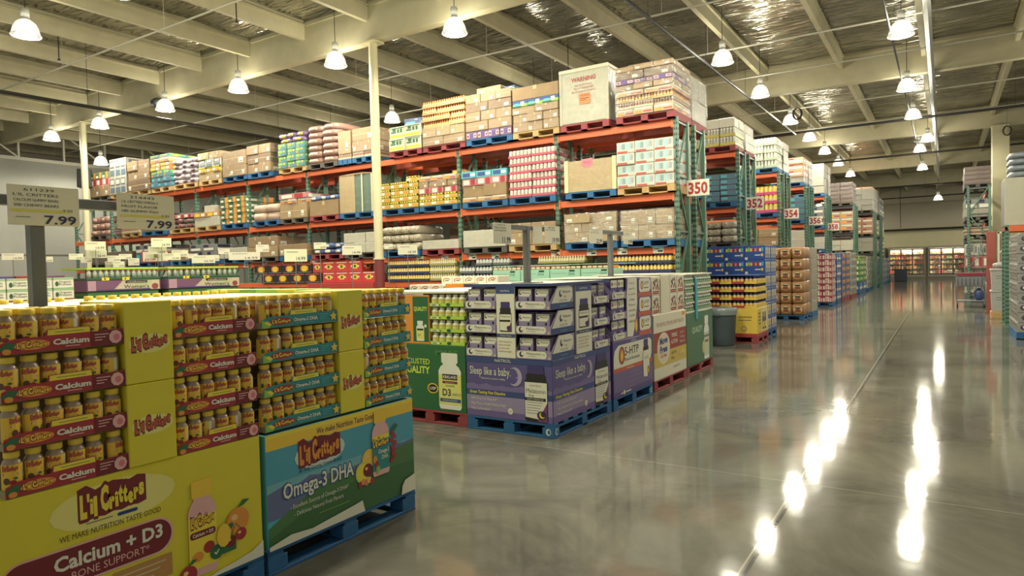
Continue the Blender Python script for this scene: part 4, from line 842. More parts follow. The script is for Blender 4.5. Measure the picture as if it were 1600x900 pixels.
STY = {
 'brown': (st_box(CARTON2), 'brown carton', 'shipping_carton'), 'dark': (st_box(CARTON3), 'dark brown carton', 'shipping_carton'), 'pale': (st_box(CARTON4), 'pale brown carton', 'shipping_carton'), 'plain': (st_box(CARTON, label=False), 'plain brown carton', 'shipping_carton'),
 'ob': (st_bottles(P('tray_tan',(190,150,100)), film('juice_orange',(226,150,60)), P('cap_orange',(240,120,40)), 6, P('juice_label',(236,200,120))), 'case of orange juice bottles', 'bottle_case'),
 'wyg': (st_print(film('carton_white',(226,222,196)), (.04,.1,.96,.32,YELO), (.1,.5,.42,.62,GRN), (.5,.5,.62,.8,GRN), (.7,.5,.82,.8,GRN), (.2,.66,.4,.86,DGRN), (.05,.86,.95,.92,GRN)), 'white and yellow carton', 'printed_case'),
 'gb': (st_print(LGRN, (.0,.5,1,1,BLUEP), (.1,.1,.45,.6,CYAN), (.55,.2,.8,.8,WHITE), (.02,.02,.6,.2,GRN)), 'green and blue case', 'printed_case'),
 'purp': (st_print(film('pack_purple',(110,74,130)), (.05,.2,.3,.8,LPINK), (.36,.2,.62,.8,PURP), (.68,.25,.95,.75,LPINK), (.1,.35,.25,.6,DPURP), (.75,.4,.9,.6,DPURP)), 'purple multipack', 'printed_case'),
 'pinkj': (st_jars(P('tray_crimson',(190,70,90)), film('jar_pale',(222,206,190)), P('cap_pale',(226,214,206)), 6), 'crimson tray of pale jars', 'jar_case'),
 'yelt': (st_print(film('tray_yellow',(226,196,66)), (0,.72,1,1,DARK), (.04,.78,.2,1,YEL2), (.26,.78,.42,1,YEL2), (.5,.78,.68,1,YEL2), (.75,.78,.93,1,YEL2), (.06,.2,.4,.6,LABW), (.55,.15,.9,.55,ORG)), 'yellow tray of packs', 'printed_case'),
 'teal': (st_print(film('case_teal',(70,150,140)), (.05,.55,.5,.95,LGRN), (.5,.1,.95,.5,P('sea_print',(60,120,140))), (.1,.15,.3,.4,ORG), (.62,.6,.82,.85,YELO)), 'teal and orange case', 'printed_case'),
 'purb': (st_sack(film('bag_purple',(120,90,150)), .4, .06, YELO), 'purple bag', 'sack'),
 'rsack': (st_sack(film('sack_red_brown',(168,120,104),bump=1), .38, .05, P('sack_patch',(206,160,140))), 'red-brown sack', 'sack'),
 'roll': (st_roll(film('paper_roll_pack',(214,200,172)), 2), 'wrapped pack of paper rolls', 'roll_pack'),
 'wrt': (st_print(film('case_white',(222,222,206)), (.05,.02,.6,.2,P('brick_red',(186,66,56))), (.08,.3,.22,.9,P('ice_print',(150,196,200))), (.3,.35,.46,.85,P('lagoon_print',(112,160,168))), (.55,.3,.72,.9,P('ice_print',(150,196,200))), (.78,.4,.92,.85,P('haze_print',(150,160,170))), (.24,.5,.3,.8,P('blush_print',(220,170,150))), (.62,.04,.95,.12,P('blush_print',(220,170,150)))), 'white red-tagged case', 'printed_case'),
 'wbox': (st_box(film('white_wrap',(216,210,186)), tape=False, label=False), 'white wrapped carton', 'shipping_carton'), 'grey': (st_print(film('grey_film',(140,140,136)), (.1,.1,.9,.45,PAPER), (.1,.55,.5,.9,NAVY)), 'grey filmed case', 'printed_case'),
 'wtall': (st_print(film('white_tall',(206,204,190)), (.1,.5,.9,.92,GREY), (.2,.6,.8,.85,LABW), (.1,.08,.9,.4,P('slate_print',(90,110,130)))), 'tall white case with grey print', 'printed_case'),
 'pbag': (st_sack(film('bag_pale_purple',(190,176,180)), .4, .06, P('bag_brown',(90,64,84))), 'pale bag with brown print', 'sack'),
 'pink': (st_sack(film('bag_pinkish',(210,170,140),bump=1,bscale=40), .3, .03), 'pinkish granule bag', 'sack'),
 'gro': (st_print(film('case_leaf',(110,140,90)), (.0,.0,.0,.0,GRN), (.05,.1,.4,.5,LABW), (.62,.0,.95,1,ORG), (.1,.55,.5,.9,DGRN)), 'orange-striped green case', 'printed_case'),
 'blueb': (st_sack(film('bag_blue',(60,92,160)), .5, .1, LABW), 'blue bag', 'sack'), 'bluec': (st_print(film('case_steel_blue',(96,126,150)), (.0,.0,.49,.12,NAVY), (.05,.3,.45,.8,CYAN), (.55,.3,.95,.8,P('sea_print',(60,120,140)))), 'steel blue case', 'printed_case'),
 'mixp': (st_print(film('case_pink',(216,130,130)), (.1,.2,.5,.8,LABW), (.6,.1,.9,.9,RED)), 'pink printed case', 'printed_case'), 'cyanp': (st_print(CYAN, (.1,.2,.6,.8,BLUEP), (.65,.3,.95,.7,LABW)), 'cyan printed case', 'printed_case'),
 'orgc': (st_print(film('case_orange',(214,140,60)), (.1,.2,.5,.8,YELO), (.6,.2,.9,.8,LABW)), 'orange case', 'printed_case'), 'tan': (st_print(film('case_tan',(206,184,146)), (.05,.1,.45,.5,ORG), (.5,.2,.95,.45,P('brick_red',(186,66,56))), (.1,.7,.9,.85,LABW)), 'tan and orange case', 'printed_case'),
 'cans': (st_jars(film('tray_cream',(222,206,160)), P('can_brown',(150,96,70)), P('can_lid',(190,190,180)), 7), 'tray of small cans', 'jar_case'), 'silver': (st_sack(film('bag_silver',(150,140,134),bump=1), .6, .14, P('bag_rust',(150,70,70))), 'silver bag', 'sack'),
 'yjar': (st_jars(film('tray_lemon',(226,206,70)), film('jar_white',(222,220,200)), P('jar_lid',(226,222,206)), 5), 'yellow tray of white jars', 'jar_case'), 'gjar': (st_jars(film('tray_mint',(170,190,150)), film('jar_mint',(206,214,190)), P('jar_lid',(226,222,206)), 4), 'mint tray of pale jars', 'jar_case'),
 'ypj': (st_jars(P('tray_magenta',(190,50,110)), film('jar_yellow',(232,206,80)), YELO, 3), 'magenta tray of yellow jars', 'jar_case'), 'orw': (st_print(film('case_apricot',(222,150,104)), (.1,.3,.9,.6,LABW), (.1,.7,.4,.9,RED)), 'apricot case', 'printed_case'),
 'glassy': (st_box(film('silver_wrap',(176,170,150),bump=1), tape=False, label=False), 'silver wrapped carton', 'shipping_carton'), 'umber': (st_print(film('umber_wrap',(124,100,88),bump=1), (.05,.1,.95,.3,P('umber_band',(96,78,72)))), 'umber wrapped case', 'printed_case'),
}
def load(F, x, y, z, w, d, layers, where, pal='b', side=False):
    """one pallet of goods: layers from the bottom up as (style, columns, height)"""
    pallet(F, x, y, z, w, d, pal, f'{PNAME[pal][0]} pallet under the goods, {where}'); zz = z+.142
    for li, (sty, n, h) in enumerate(layers):
        fn, what, name = STY[sty]; cw = w/n; name = {'ob':'juice_case','cans':'can_tray','pinkj':'jar_tray','yelt':'pack_tray','yjar':'jar_tray','gjar':'jar_tray','ypj':'jar_tray','roll':'roll_pack'}.get(sty) or '_'.join(what.replace('-','_').split(' with ')[0].split()[-2:])
        for c in range(n):
            deep = 2 if side and c == n-1 else 1
            for k in range(deep):
                dd = d/deep-.004; me = cached((sty, round(cw, 2), round(dd, 2), round(h, 3), R.randrange(2)), lambda: fn(cw-.008, dd, h-.004))
                lab = f'{what}, {ORD[li]} layer, {ORD[c]}{" rear" if k else ""} across, {where}'
                thing(name, me, lab, 'carton' if 'carton' in name else ('sack' if 'sack' in name or 'bag' in name else 'case'), F, (x+c*cw+.004+R.uniform(-.008,.008), y+k*d/2+R.uniform(-.03,.008), zz), rz=R.uniform(-.014,.014), group='goods on racks')
        zz += h
def wrap(F, x, y, z, w, d, h, label):
    b = MB(); nz, nw, nd = 10, 7, 7; ring = []
    per = [(x-.012+(w+.024)*i/nw, y-.015) for i in range(nw)]+[(x+w+.012, y-.015+(d+.03)*i/nd) for i in range(nd)]+[(x+w+.012-(w+.024)*i/nw, y+d+.015) for i in range(nw)]+[(x-.012, y+d+.015-(d+.03)*i/nd) for i in range(nd)]
    for j in range(nz+1):
        for (px, py) in per: b.v.append((px+R.uniform(-.004,.008)-0, py+R.uniform(-.008,.004), z+h*j/nz))
    n = len(per); k = b.slot(WRAP)
    for j in range(nz):
        for i in range(n): b.f.append((j*n+i, j*n+(i+1) % n, (j+1)*n+(i+1) % n, (j+1)*n+i)); b.m.append(k); b.sm.append(True)
    thing('stretch_wrap', b.build('stretch_wrap'), label, 'plastic film', F, group='stretch wrap')
FR = Fr(0, 11.70, 0, 0); DP = 1.0
ZT, ZM, ZL = 4.262, 2.952, 1.982
def L3(lv, x0, x1, layers, ref, pal='b', side=False): load(FR, x0, 0, {'T': ZT, 'M': ZM, 'L': ZL}[lv], x1-x0, DP, layers, f'{dict(T="top", M="middle", L="lower")[lv]} shelf, {ref}', pal, side)
NTH = lambda k: f'{ORD[k]} pallet from aisle'
L3('T',-5.12,-4.02,[('tan',3,.13),('cans',3,.11),('ob',3,.12),('tan',2,.10),('brown',3,.11),('purp',3,.09),('dark',2,.15),('brown',3,.10)],NTH(0),'r',True)
wrap(FR,-5.12,0,ZT+.14,1.1,DP,.80,'crumpled clear film round the mixed goods at the end of the top shelf')
pallet(FR,-6.30,0,ZT,1.03,DP,'r','red pallet under the white crate on the top shelf')
CRW = film('crate_white',(190,186,160),coat=.5,bump=.6)
o = thing('shipping_crate', MB().box(0,0,.142,1.03,1.0,1.15,CRW,.02).box(-.012,-.012,1.12,1.042,1.012,1.2,P('crate_lid',(192,188,162)),.012).build('shipping_crate'), 'tall white crate with red WARNING text on the top shelf', 'crate', FR, (-6.30,0,ZT))
a = Art(at=-.004,step=.001); RF = P('faded_red_print',(160,62,54)); a.text('WARNING',.52,.94,.085,RF,w=.52,off=.03)
for i, t in enumerate(('DO NOT STACK','THIS CONTAINER MUST NOT','BE STACKED IN TRANSIT')): a.text(t,.52,.85-.06*i,.035,RF,w=.36+.07*i)
a.rect(.42,.50,.66,.70,P('label_tangerine',(244,120,56))); a.text('NOTICE',.54,.645,.035,BLACK,w=.18,off=.02); a.rect(.45,.60,.63,.612,BLACK); a.rect(.45,.57,.58,.58,BLACK); part('lettering', a.build('lettering'), o)
a = Art(face='side',at=1.031,step=.001); a.rect(.35,.5,.6,.72,P('label_tangerine',(244,120,56))); part('orange_label', a.build('orange_label'), o, label='orange label')
part('corner_post', MB().box(-.006,-.006,.142,.05,.05,1.12,CRW).build('corner_post'), o); part('corner_post', MB().box(.98,-.006,.142,1.036,.05,1.12,CRW).build('corner_post'), o)
L3('T',-7.40,-6.33,[('brown',3,.19),('brown',3,.17),('brown',2,.15),('gb',3,.13),('plain',1,.26)],NTH(2),'w')
L3('T',-8.58,-7.42,[('purp',4,.17),('brown',2,.2),('brown',3,.2),('dark',2,.19),('brown',3,.19)],NTH(3),'b')
L3('T',-9.78,-8.62,[('brown',2,.19),('pale',3,.2),('ob',3,.15),('ob',3,.15),('ob',3,.15),('ob',3,.15)],NTH(4),'r')
L3('T',-10.78,-9.83,[('wyg',2,.28),('wyg',2,.28)],NTH(5),'r')
L3('T',-12.0,-11.25,[('cans',2,.13),('brown',2,.26),('brown',1,.3)],NTH(6),'b')
L3('T',-12.47,-12.03,[('cans',1,.13),('pale',1,.55)],NTH(7),'b')
L3('T',-13.6,-12.52,[('rsack',2,.16)]*6,NTH(8),'g')
L3('T',-14.7,-13.66,[('teal',3,.16)]*4+[('purb',2,.13),('purb',3,.13)],NTH(9),'w')
L3('T',-16.0,-15.0,[('brown',2,.25),('dark',2,.25),('brown',2,.24)],NTH(10),'b'); L3('T',-17.1,-16.05,[('brown',2,.3),('brown',1,.4)],NTH(11),'b')
L3('T',-18.25,-17.2,[('pale',2,.22),('yelt',3,.16),('wtall',3,.22),('pale',2,.2)],NTH(12),'w'); L3('T',-19.6,-18.35,[('pbag',3,.15)]*5,NTH(13),'w')
L3('T',-20.75,-19.7,[('bluec',3,.16),('bluec',3,.16),('teal',3,.2),('orgc',2,.12),('orgc',2,.12),('tan',2,.14),('teal',2,.1)],NTH(14),'w')
L3('T',-22.1,-20.85,[('dark',2,.35),('brown',2,.3),('brown',2,.3)],NTH(15),'w'); L3('T',-23.2,-22.2,[('wtall',3,.55),('wtall',3,.6)],NTH(16),'w'); L3('T',-24.5,-23.3,[('brown',2,.35),('mixp',3,.25),('gro',3,.2)],NTH(17),'g')
L3('M',-5.12,-4.03,[('wrt',3,.21)]*4,NTH(0),'w',True)
GAY = film('gaylord_board',(202,170,116)); load(FR,-6.22,0,ZM,1.07,DP,[],'middle shelf, second pallet from aisle','b')
o = thing('bulk_bin', MB().box(0,0,0,1.07,.98,.60,GAY,.008).build('bulk_bin'), 'big tan bulk carton with pink sticker on the middle shelf', 'carton', FR, (-6.22,0,ZM+.142))
CBD = P('corner_board',(226,200,150)); part('corner_board', MB().box(-.012,-.012,0,.07,.03,.62,CBD).build('corner_board'), o); part('corner_board', MB().box(1.0,-.012,0,1.082,.03,.62,CBD).build('corner_board'), o); a = Art(at=-.002,step=.001); a.poly([(.36,.62),(.60,.63),(.60,.50),(.55,.46),(.42,.45),(.37,.5)],P('sticker_pink',(240,110,130))); a.text('FRAGILE',.48,.54,.03,BLACK,w=.15); part('pink_sticker', a.build('pink_sticker'), o, label='pink sticker')
L3('M',-7.52,-6.44,[('pinkj',2,.16)]*6,NTH(2),'b')
L3('M',-8.72,-7.57,[('tan',3,.10),('plain',2,.24),('mixp',3,.16),('cyanp',3,.14)],NTH(3),'b'); L3('M',-9.93,-8.87,[('yelt',3,.13),('yelt',3,.13),('mixp',3,.14),('brown',4,.14),('tan',3,.12)],NTH(4),'b'); L3('M',-11.08,-9.96,[('yelt',4,.15)]*4,NTH(5),'b')
load(FR,-12.48,0,ZM,1.18,DP,[],'middle shelf, seventh pallet from aisle','b'); o = thing('bulk_bin', MB().box(0,0,0,.52,.98,.92,GAY,.008).box(.52,.01,0,1.16,.98,.9,film('green_film',(96,124,106)),.008).add([(0,-.01,.92),(1.16,-.01,.9),(.58,.2,1.0),(0,.98,.92),(1.16,.98,.92)],[(0,1,2),(0,2,3),(1,4,2),(3,2,4)],GAY).build('bulk_bin'), 'tall tan bulk carton half wrapped in green film behind the column', 'carton', FR, (-12.48,0,ZM+.142))
part('strap', MB().box(.76,-.012,0,.80,-.002,.9,P('strap_cream',(214,206,166))).box(1.08,-.012,0,1.12,-.002,.9,P('strap_cream',(214,206,166))).build('strap'), o)
load(FR,-13.57,0,ZM,1.05,DP,[('plain',1,.38),('blueb',3,.12)],'middle shelf, eighth pallet from aisle','r'); L3('M',-14.72,-13.68,[('pale',2,.38),('tan',3,.12),('mixp',1,.14)],NTH(8),'g'); L3('M',-15.85,-14.74,[('pink',2,.22),('pink',2,.22)],NTH(9),'b')
L3('M',-17.25,-16.15,[('gro',3,.15)]*5,NTH(10),'b'); L3('M',-18.55,-17.35,[('wbox',3,.26),('orgc',2,.14)],NTH(11),'w'); L3('M',-19.85,-18.65,[('silver',3,.15),('silver',3,.15),('mixp',3,.12)],NTH(12),'w'); L3('M',-21.4,-20.1,[('dark',2,.3),('grey',3,.25)],NTH(13),'b'); L3('M',-22.6,-21.5,[('cans',3,.2),('tan',3,.15)],NTH(14),'w'); L3('M',-24.6,-23.5,[('rsack',2,.2),('rsack',2,.22),('rsack',2,.22)],NTH(15),'g')
L3('L',-5.07,-4.05,[('pale',3,.27),('pale',3,.27)],NTH(0),'b',True); L3('L',-6.25,-5.15,[('pale',2,.19),('pale',3,.18),('pale',2,.18)],NTH(1),'b')
wrap(FR,-5.07,0,ZL+.14,1.02,DP,.56,'clear film round the pale cartons at the end of the lower shelf'); wrap(FR,-6.25,0,ZL+.14,1.10,DP,.57,'clear film round the second pallet of pale cartons on the lower shelf')
L3('L',-7.56,-6.45,[('pale',2,.25),('brown',2,.2)],NTH(2),'w'); L3('L',-8.72,-7.62,[('wbox',1,.36)],NTH(3),'g'); L3('L',-9.88,-8.86,[('wbox',1,.2)],NTH(4),'r'); L3('L',-11.1,-9.98,[('roll',4,.19)]*3,NTH(5),'b')
L3('L',-12.36,-11.27,[('wbox',3,.24),('wbox',3,.24)],NTH(6),'g'); L3('L',-13.55,-12.42,[('blueb',3,.14),('blueb',3,.14)],NTH(7),'r'); L3('L',-14.78,-13.7,[('brown',2,.3)],NTH(8),'b'); L3('L',-16.08,-14.85,[('pale',2,.28),('brown',2,.27)],NTH(9),'g'); L3('L',-17.35,-16.15,[('wbox',2,.3)],NTH(10),'b')
L3('L',-18.8,-17.6,[('grey',3,.25),('grey',2,.2)],NTH(11),'b'); L3('L',-19.9,-18.9,[('brown',2,.35)],NTH(12),'b'); L3('L',-21.8,-20.4,[('bluec',3,.3),('grey',3,.25)],NTH(13),'b'); L3('L',-24.8,-22.2,[('umber',4,.2),('umber',4,.2)],NTH(14),'g')
for (x, y, z, w, d, h, st, lab) in ((-8.35,.1,4.262+.142+.955,.62,.45,.12,'brown','loose brown carton lying on top of the purple-based load, top shelf'),(-7.75,.2,4.262+.142+.955,.3,.4,.08,'gb','small loose blue-green case on top of the purple-based load, top shelf'),
    (-10.75,.5,4.262+.142+.562,.5,.4,.28,'bluw0','loose blue case on top of the white and yellow cartons, top shelf'),(-10.2,.5,4.262+.142+.562,.36,.4,.26,'plain','loose brown carton beside the blue case, top shelf'),
    (-4.95,.2,4.262+.142+.915,.5,.5,.07,'dark','loose dark carton on the mixed load at the end of the top shelf'),(-9.1,.15,2.952+.142+.63,.3,.3,.12,'orgc','loose orange case on the mixed yellow load, middle shelf'),(-10.4,.1,2.952+.142+.602,.35,.4,.12,'yelt','loose yellow tray on the yellow tray load, middle shelf'),(-18.2,.1,2.952+.142+.402,.5,.4,.2,'wbox','loose white carton on the white carton load, middle shelf')):
    fn = st_print(film('pack_navy_blue',(40,70,130)),(.1,.2,.6,.7,CYAN)) if st == 'bluw0' else STY[st][0]
    thing('loose_carton', fn(w,d,h), lab, 'carton', FR, (x,y,z), rz=R.uniform(-.12,.12), group='loose cartons on the racks')
# rear line of the same rack, seen through the gaps and round the end
FB = Fr(0, 12.80, 0, 0)
for (z, x0, x1, ls, t, pl) in ((ZT,-5.1,-4.04,[('glassy',2,.42),('glassy',2,.42)],'rear of top shelf at aisle end','r'), (ZM,-5.1,-4.05,[('cans',2,.4),('glassy',2,.35)],'rear of middle shelf at aisle end','b'), (ZL,-5.1,-4.06,[('glassy',2,.3),('dark',2,.28)],'rear of lower shelf at aisle end','b'),
    (ZM,-6.25,-5.15,[('purp',3,.3),('mixp',3,.35)],'rear of middle shelf behind the bulk carton','b'), (ZT,-10.75,-9.7,[('dark',2,.3),('brown',2,.35),('bluec',2,.2)],'rear of top shelf behind white cartons','b'), (ZM,-13.5,-12.4,[('gro',3,.25),('tan',2,.25),('tan',2,.25)],'rear of middle shelf behind blue bags','b'),
    (ZM,-18.5,-17.3,[('bluec',2,.4),('dark',2,.3)],'rear of middle shelf behind white cartons','b'), (ZM,-19.85,-18.65,[('dark',2,.55),('dark',2,.2)],'rear of middle shelf behind silver bags','g'), (ZL,-8.8,-7.6,[('bluec',2,.3),('dark',2,.2)],'rear of lower shelf, fourth pallet','b'), (ZL,-9.95,-8.85,[('mixp',2,.3),('dark',2,.3)],'rear of lower shelf, fifth pallet','b'), (ZL,-13.5,-12.4,[('bluec',3,.35),('dark',2,.2)],'rear of lower shelf behind blue bags','b'), (ZM,-9.9,-8.8,[('dark',2,.4),('grey',2,.3)],'rear of middle shelf, fifth pallet','b'), (ZM,-15.9,-14.7,[('gro',3,.3),('dark',2,.4)],'rear of middle shelf, tenth pallet','b')):
    load(FB, x0, 0, z, x1-x0, .95, ls, t, pl, True)
wrap(FB,-5.1,0,ZT+.14,1.06,.95,.86,'shiny crumpled film round the rear goods at the top shelf end')
# ---- bottles and boxes on the low shelf, under the lowest price-tagged beam
ZS = 1.402
YB = st_bottles(P('tray_navy',(40,46,90)), P('bottle_gold',(232,190,60)), P('cap_navy',(36,44,96)), 6, P('label_pale_gold',(236,216,140)))
SB = st_bottles(P('tray_slate',(90,96,104)), P('bottle_silver',(190,194,186)), P('cap_slate',(84,92,110)), 5, P('label_pale',(220,220,206)))
PBt = st_bottles(P('tray_olive',(150,140,80)), P('bottle_pale_gold',(220,200,110)), P('cap_white2',(222,220,206)), 6, P('label_pale',(220,220,206)))
def small(x, z, w, h, fn, key, label, name='bottle_case', F=FR, y=.03, d=.4, grp='cases on the low shelf'): thing(name, cached(('small', key, w, h, d), lambda: fn(w-.006, d, h-.003)), label, 'case', F, (x, y, z), group=grp)
for k in range(3):
    t = ('lowest','middle','highest')[k]
    for i in range(3): small(-11.0+i*.42, ZS+.02+.165*k, .42, .165, YB, 'yb', f'navy tray of yellow bottles, {ORD[i]} from the column, {t} on the low shelf')
    for i in range(2): small(-9.72+i*.36, ZS+.02+.165*k, .36, .165, PBt, 'pb', f'tray of pale gold bottles, {ORD[i]} past the yellow ones, {t} on the low shelf')
    small(-8.45, ZS+.165*k, .42, .165, SB, 'sb', f'tray of silver bottles near the silver stair, {t} on the low shelf'); small(-8.0, ZS+.165*k, .42, .165, SB, 'sb', f'tray of silver bottles before the mint boxes, {t} on the low shelf')
    if k < 2:
        small(-8.9+.0, ZS+.165*k, .42, .165, SB, 'sb', f'tray of silver bottles at the end of the stair, {t} on the low shelf')
        for i in range(3): small(-5.38+i*.42, ZS+.165*k+.12, .42, .165, YB, 'yb', f'navy tray of yellow bottles, {ORD[i]} near the aisle end, {t} on the low shelf')
for i in range(3): small(-6.9+i*.35, ZS+.33, .35, .15, PBt, 'pb2', f'upper tray of pale gold bottles, {ORD[i]} under the signs 23.99, low shelf')
thing('shelf_riser', MB().box(-5.4,0,ZS,-4.1,.5,ZS+.118,P('riser_navy',(40,46,90)),.004).build('shelf_riser'), 'low navy riser under the yellow bottles at the aisle end', 'riser', FR)
for i in range(2): small(-7.4+i*.6, ZS, .6, .3, STY['mixp'][0], 'mx', f'red printed case, {ORD[i]} behind the mint boxes on the low shelf', 'printed_case')
# black and red boxes further along
BKB = st_print(P('pack_black',(34,30,32)), (.25,.3,.75,.72,ORG), (.35,.2,.65,.8,YELO), (.05,.86,.95,.96,P('brick_red',(186,66,56))), (.05,.06,.95,.16,GREY)); RDB = st_print(P('pack_red',(206,50,50)), (.2,.45,.8,.62,LABW), (.32,.3,.68,.75,YELO), (.42,.4,.58,.66,GRN), (.1,.88,.9,.95,LABW))
thing('shelf_riser', MB().box(-13.6,-.12,1.20,-11.32,.5,1.40,P('riser_red',(186,50,44)),.004).build('shelf_riser'), 'long red riser under the red boxes on the low shelf', 'riser', FR)
for i in range(4):
    small(-15.9+i*.58, ZS+.26, .58, .25, BKB, 'bk', f'black box with orange emblem, {ORD[i]} in the upper line on the low shelf', 'printed_case')
    small(-15.6+i*.58, ZS+.005, .58, .25, BKB, 'bk', f'black box with orange emblem, {ORD[i]} in the lower line on the low shelf', 'printed_case')
for i in range(5):
    w = .34 if i == 0 else .46; x = -13.55 if i == 0 else -13.2+(i-1)*.46
    if i < 4: small(x, ZS+.265, w, .26, RDB, 'rd', f'red box with cream emblem, {ORD[i]} in the upper line on the low shelf', 'printed_case')
    if i: small(x, ZS+.005, w, .255, RDB, 'rd2', f'red box with cream emblem, {ORD[i]} in the lower line on the low shelf', 'printed_case')
# price tags on the tagged beam
for i in range(18):
    x = -16.4+i*.70+R.uniform(-.1,.1)
    if i % 3 != 2 or i > 8:
        o = thing('shelf_tag', cached('stag', lambda: MB().box(0,0,0,.2,.004,.12,PAPER).build('shelf_tag')), f'small cream price tag on the lower orange beam, {ORD[i]} from the far end', 'price tag', Fr(0,11.8,0), (x,-.0005,1.865), group='beam price tags')
        part('lettering', cached('stagp', lambda: Art(at=-.0005,step=.001).rect(.02,.075,.12,.09,GREY).rect(.09,.025,.18,.055,BLACK).build('lettering')), o)
# ---- end bays of the racks further up the aisle
def bay(n, y, xr, spec):
    F = Fr(0, y-.08, 0, 0)
    for (z, ls, pl, lev) in spec:
        load(F, xr-1.12, 0, z, 1.1, .82, ls, f'{lev} shelf by sign {n}', pl, True)
        lt = [(s_, 1, h_) for s_, m_, h_ in ls]
        load(Fr(0, y+.95, 0, 0), xr-1.12, 0, z, 1.1, .82, [(('glassy' if lev == 'top' else s_), 2, h_) for s_, m_, h_ in ls], f'rear {lev} shelf by sign {n}', pl)
bay('352',16.25,-4.07,[(4.28,[('yjar',3,.21)]*2+[('wbox',3,.22)],'r','top'),(2.97,[('bluec',3,.13)]*5,'b','middle'),(2.0,[('roll',3,.17)]*3,'g','lower')])
bay('354',20.9,-4.07,[(4.28,[('gjar',3,.22)]*4,'b','top'),(2.97,[('ypj',3,.26)]*3,'b','middle'),(2.0,[('pale',2,.25)]*2,'b','lower')])
bay('356',25.4,-4.07,[(4.28,[('glassy',2,.2)]+[('orw',2,.22)]*3,'b','top'),(2.97,[('bluec',2,.2)]*4,'b','middle'),(2.0,[('wbox',2,.3)]*2,'b','lower')])
bay('358',30.1,-4.07,[(4.28,[('glassy',2,.3)]*4,'b','top'),(2.97,[('grey',2,.25)]*3,'b','middle'),(2.0,[('wbox',2,.25)]*2,'b','lower')])

for (y, xr, d, t, ls3) in ((36.2,-3.65,1.5,'dark rack past sign 358',([('umber',2,.2)]*5,[('tan',2,.3)]*3,[('wbox',2,.25)]*2)), (42.5,-3.3,3.6,'second dark rack',([('glassy',2,.3)]*4+[('orw',2,.1)],[('orw',2,.3)]*3,[('glassy',2,.25)]*3)), (47.0,-3.3,3.6,'last dark rack',([('wtall',2,.35)]*3,[('wbox',2,.32)]*3,[('grey',2,.25)]*3))):
    for z, ls, lev in zip(LV, (ls3[2], ls3[1], ls3[0]), ('lower','middle','top')): load(Fr(0,y-.06), xr-1.12, 0, z, 1.1, d, ls, f'{lev} shelf, {t}', 'g', True)
# ================================================================ END-OF-RACK DISPLAYS ALONG THE AISLE
# ---- yellow vitamin display
F8 = Fr(-4.22, 14.2, 0, 0); VY = P('vitamin_yellow',(226,190,58),rough=.4); VR = P('vitamin_red',(176,44,48)); VN = P('vitamin_navy',(34,44,98))
pallet(F8,0,0,0,1.02,.98,'r','red wooden pallet under the yellow vitamin display beside the barrel', near=True)
c = thing('display_carton', MB().box(.004,0,.141,1.016,.97,.72,VY,.004).build('display_carton'), 'yellow printed base carton of the vitamin display beside the barrel', 'carton', F8)
a = Art(at=-.001,step=.001); a.rect(.004,.142,1.016,.20,VR); a.text('#1',.55,.50,.07,BLACK,w=.08,off=.02); a.text('RECOMMENDED',.78,.52,.035,BLACK,w=.26); a.rect(.64,.47,.9,.48,GREY); a.ell(.75,.30,.055,.05,P('seal_grey',(120,110,80)),16); a.ell(.75,.30,.04,.036,VY,14); part('front_print', a.build('front_print'), c)
a = Art(at=1.017,face='side',step=.001); a.rect(.004,.142,.966,.20,VR); a.rect(.3,.22,.9,.70,P('vitamin_cream',(226,206,130)))
for u in (.5,.68): a.rrect(u-.07,.26,u+.07,.52,.03,VN); a.rrect(u-.04,.52,u+.04,.62,.02,VN); a.rect(u-.065,.3,u+.065,.42,YELO)
for i in range(4): a.rect(.08,.6-.07*i,.24,.62-.07*i,BLACK)
part('side_print', a.build('side_print'), c)
VB = MB().lathe([(1e-4,0),(.036,0),(.04,.01),(.04,.085),(.026,.10)],P('vitamin_bottle_gold',(216,172,70),rough=.35),n=9).lathe([(.027,.098),(.028,.135),(1e-4,.137)],VN,n=9).build('vitamin_bottle')
for k in range(4):
    z = .722+.166*k; lv = ('lowest','second lowest','second highest','highest')[k]
    for i in range(4):
        tray(F8,.008+.252*i,.0,z,.248,.94 if i == 3 else .3,.06,(VR,VY)[i % 2],f'{("red","yellow")[i%2]} tray, {ORD[i]} across, {lv} tier of the yellow vitamin display','vitamin trays')
        for j in range(3): thing('vitamin_bottle',VB,f'{ORD[i*3+j]} gold bottle across the front, {lv} tier of the yellow vitamin display','bottle',F8,(.05+.252*i+.078*j,.05,z+.005),group='gold vitamin bottles')
    for j in range(8): thing('vitamin_bottle',VB,f'{ORD[j]} gold bottle along the side, {lv} tier of the yellow vitamin display','bottle',F8,(.965,.16+.1*j,z+.005),group='gold vitamin bottles')
thing('inner_carton', MB().box(.02,.32,.722,.74,.95,1.36,DARK).build('inner_carton'),'dark inner filler of the yellow vitamin display','carton',F8)
thing('top_sheet', MB().box(0,-.005,1.388,1.02,.97,1.402,BLUEP).build('top_sheet'),'blue sheet on top of the yellow vitamin display','cardboard sheet',F8)
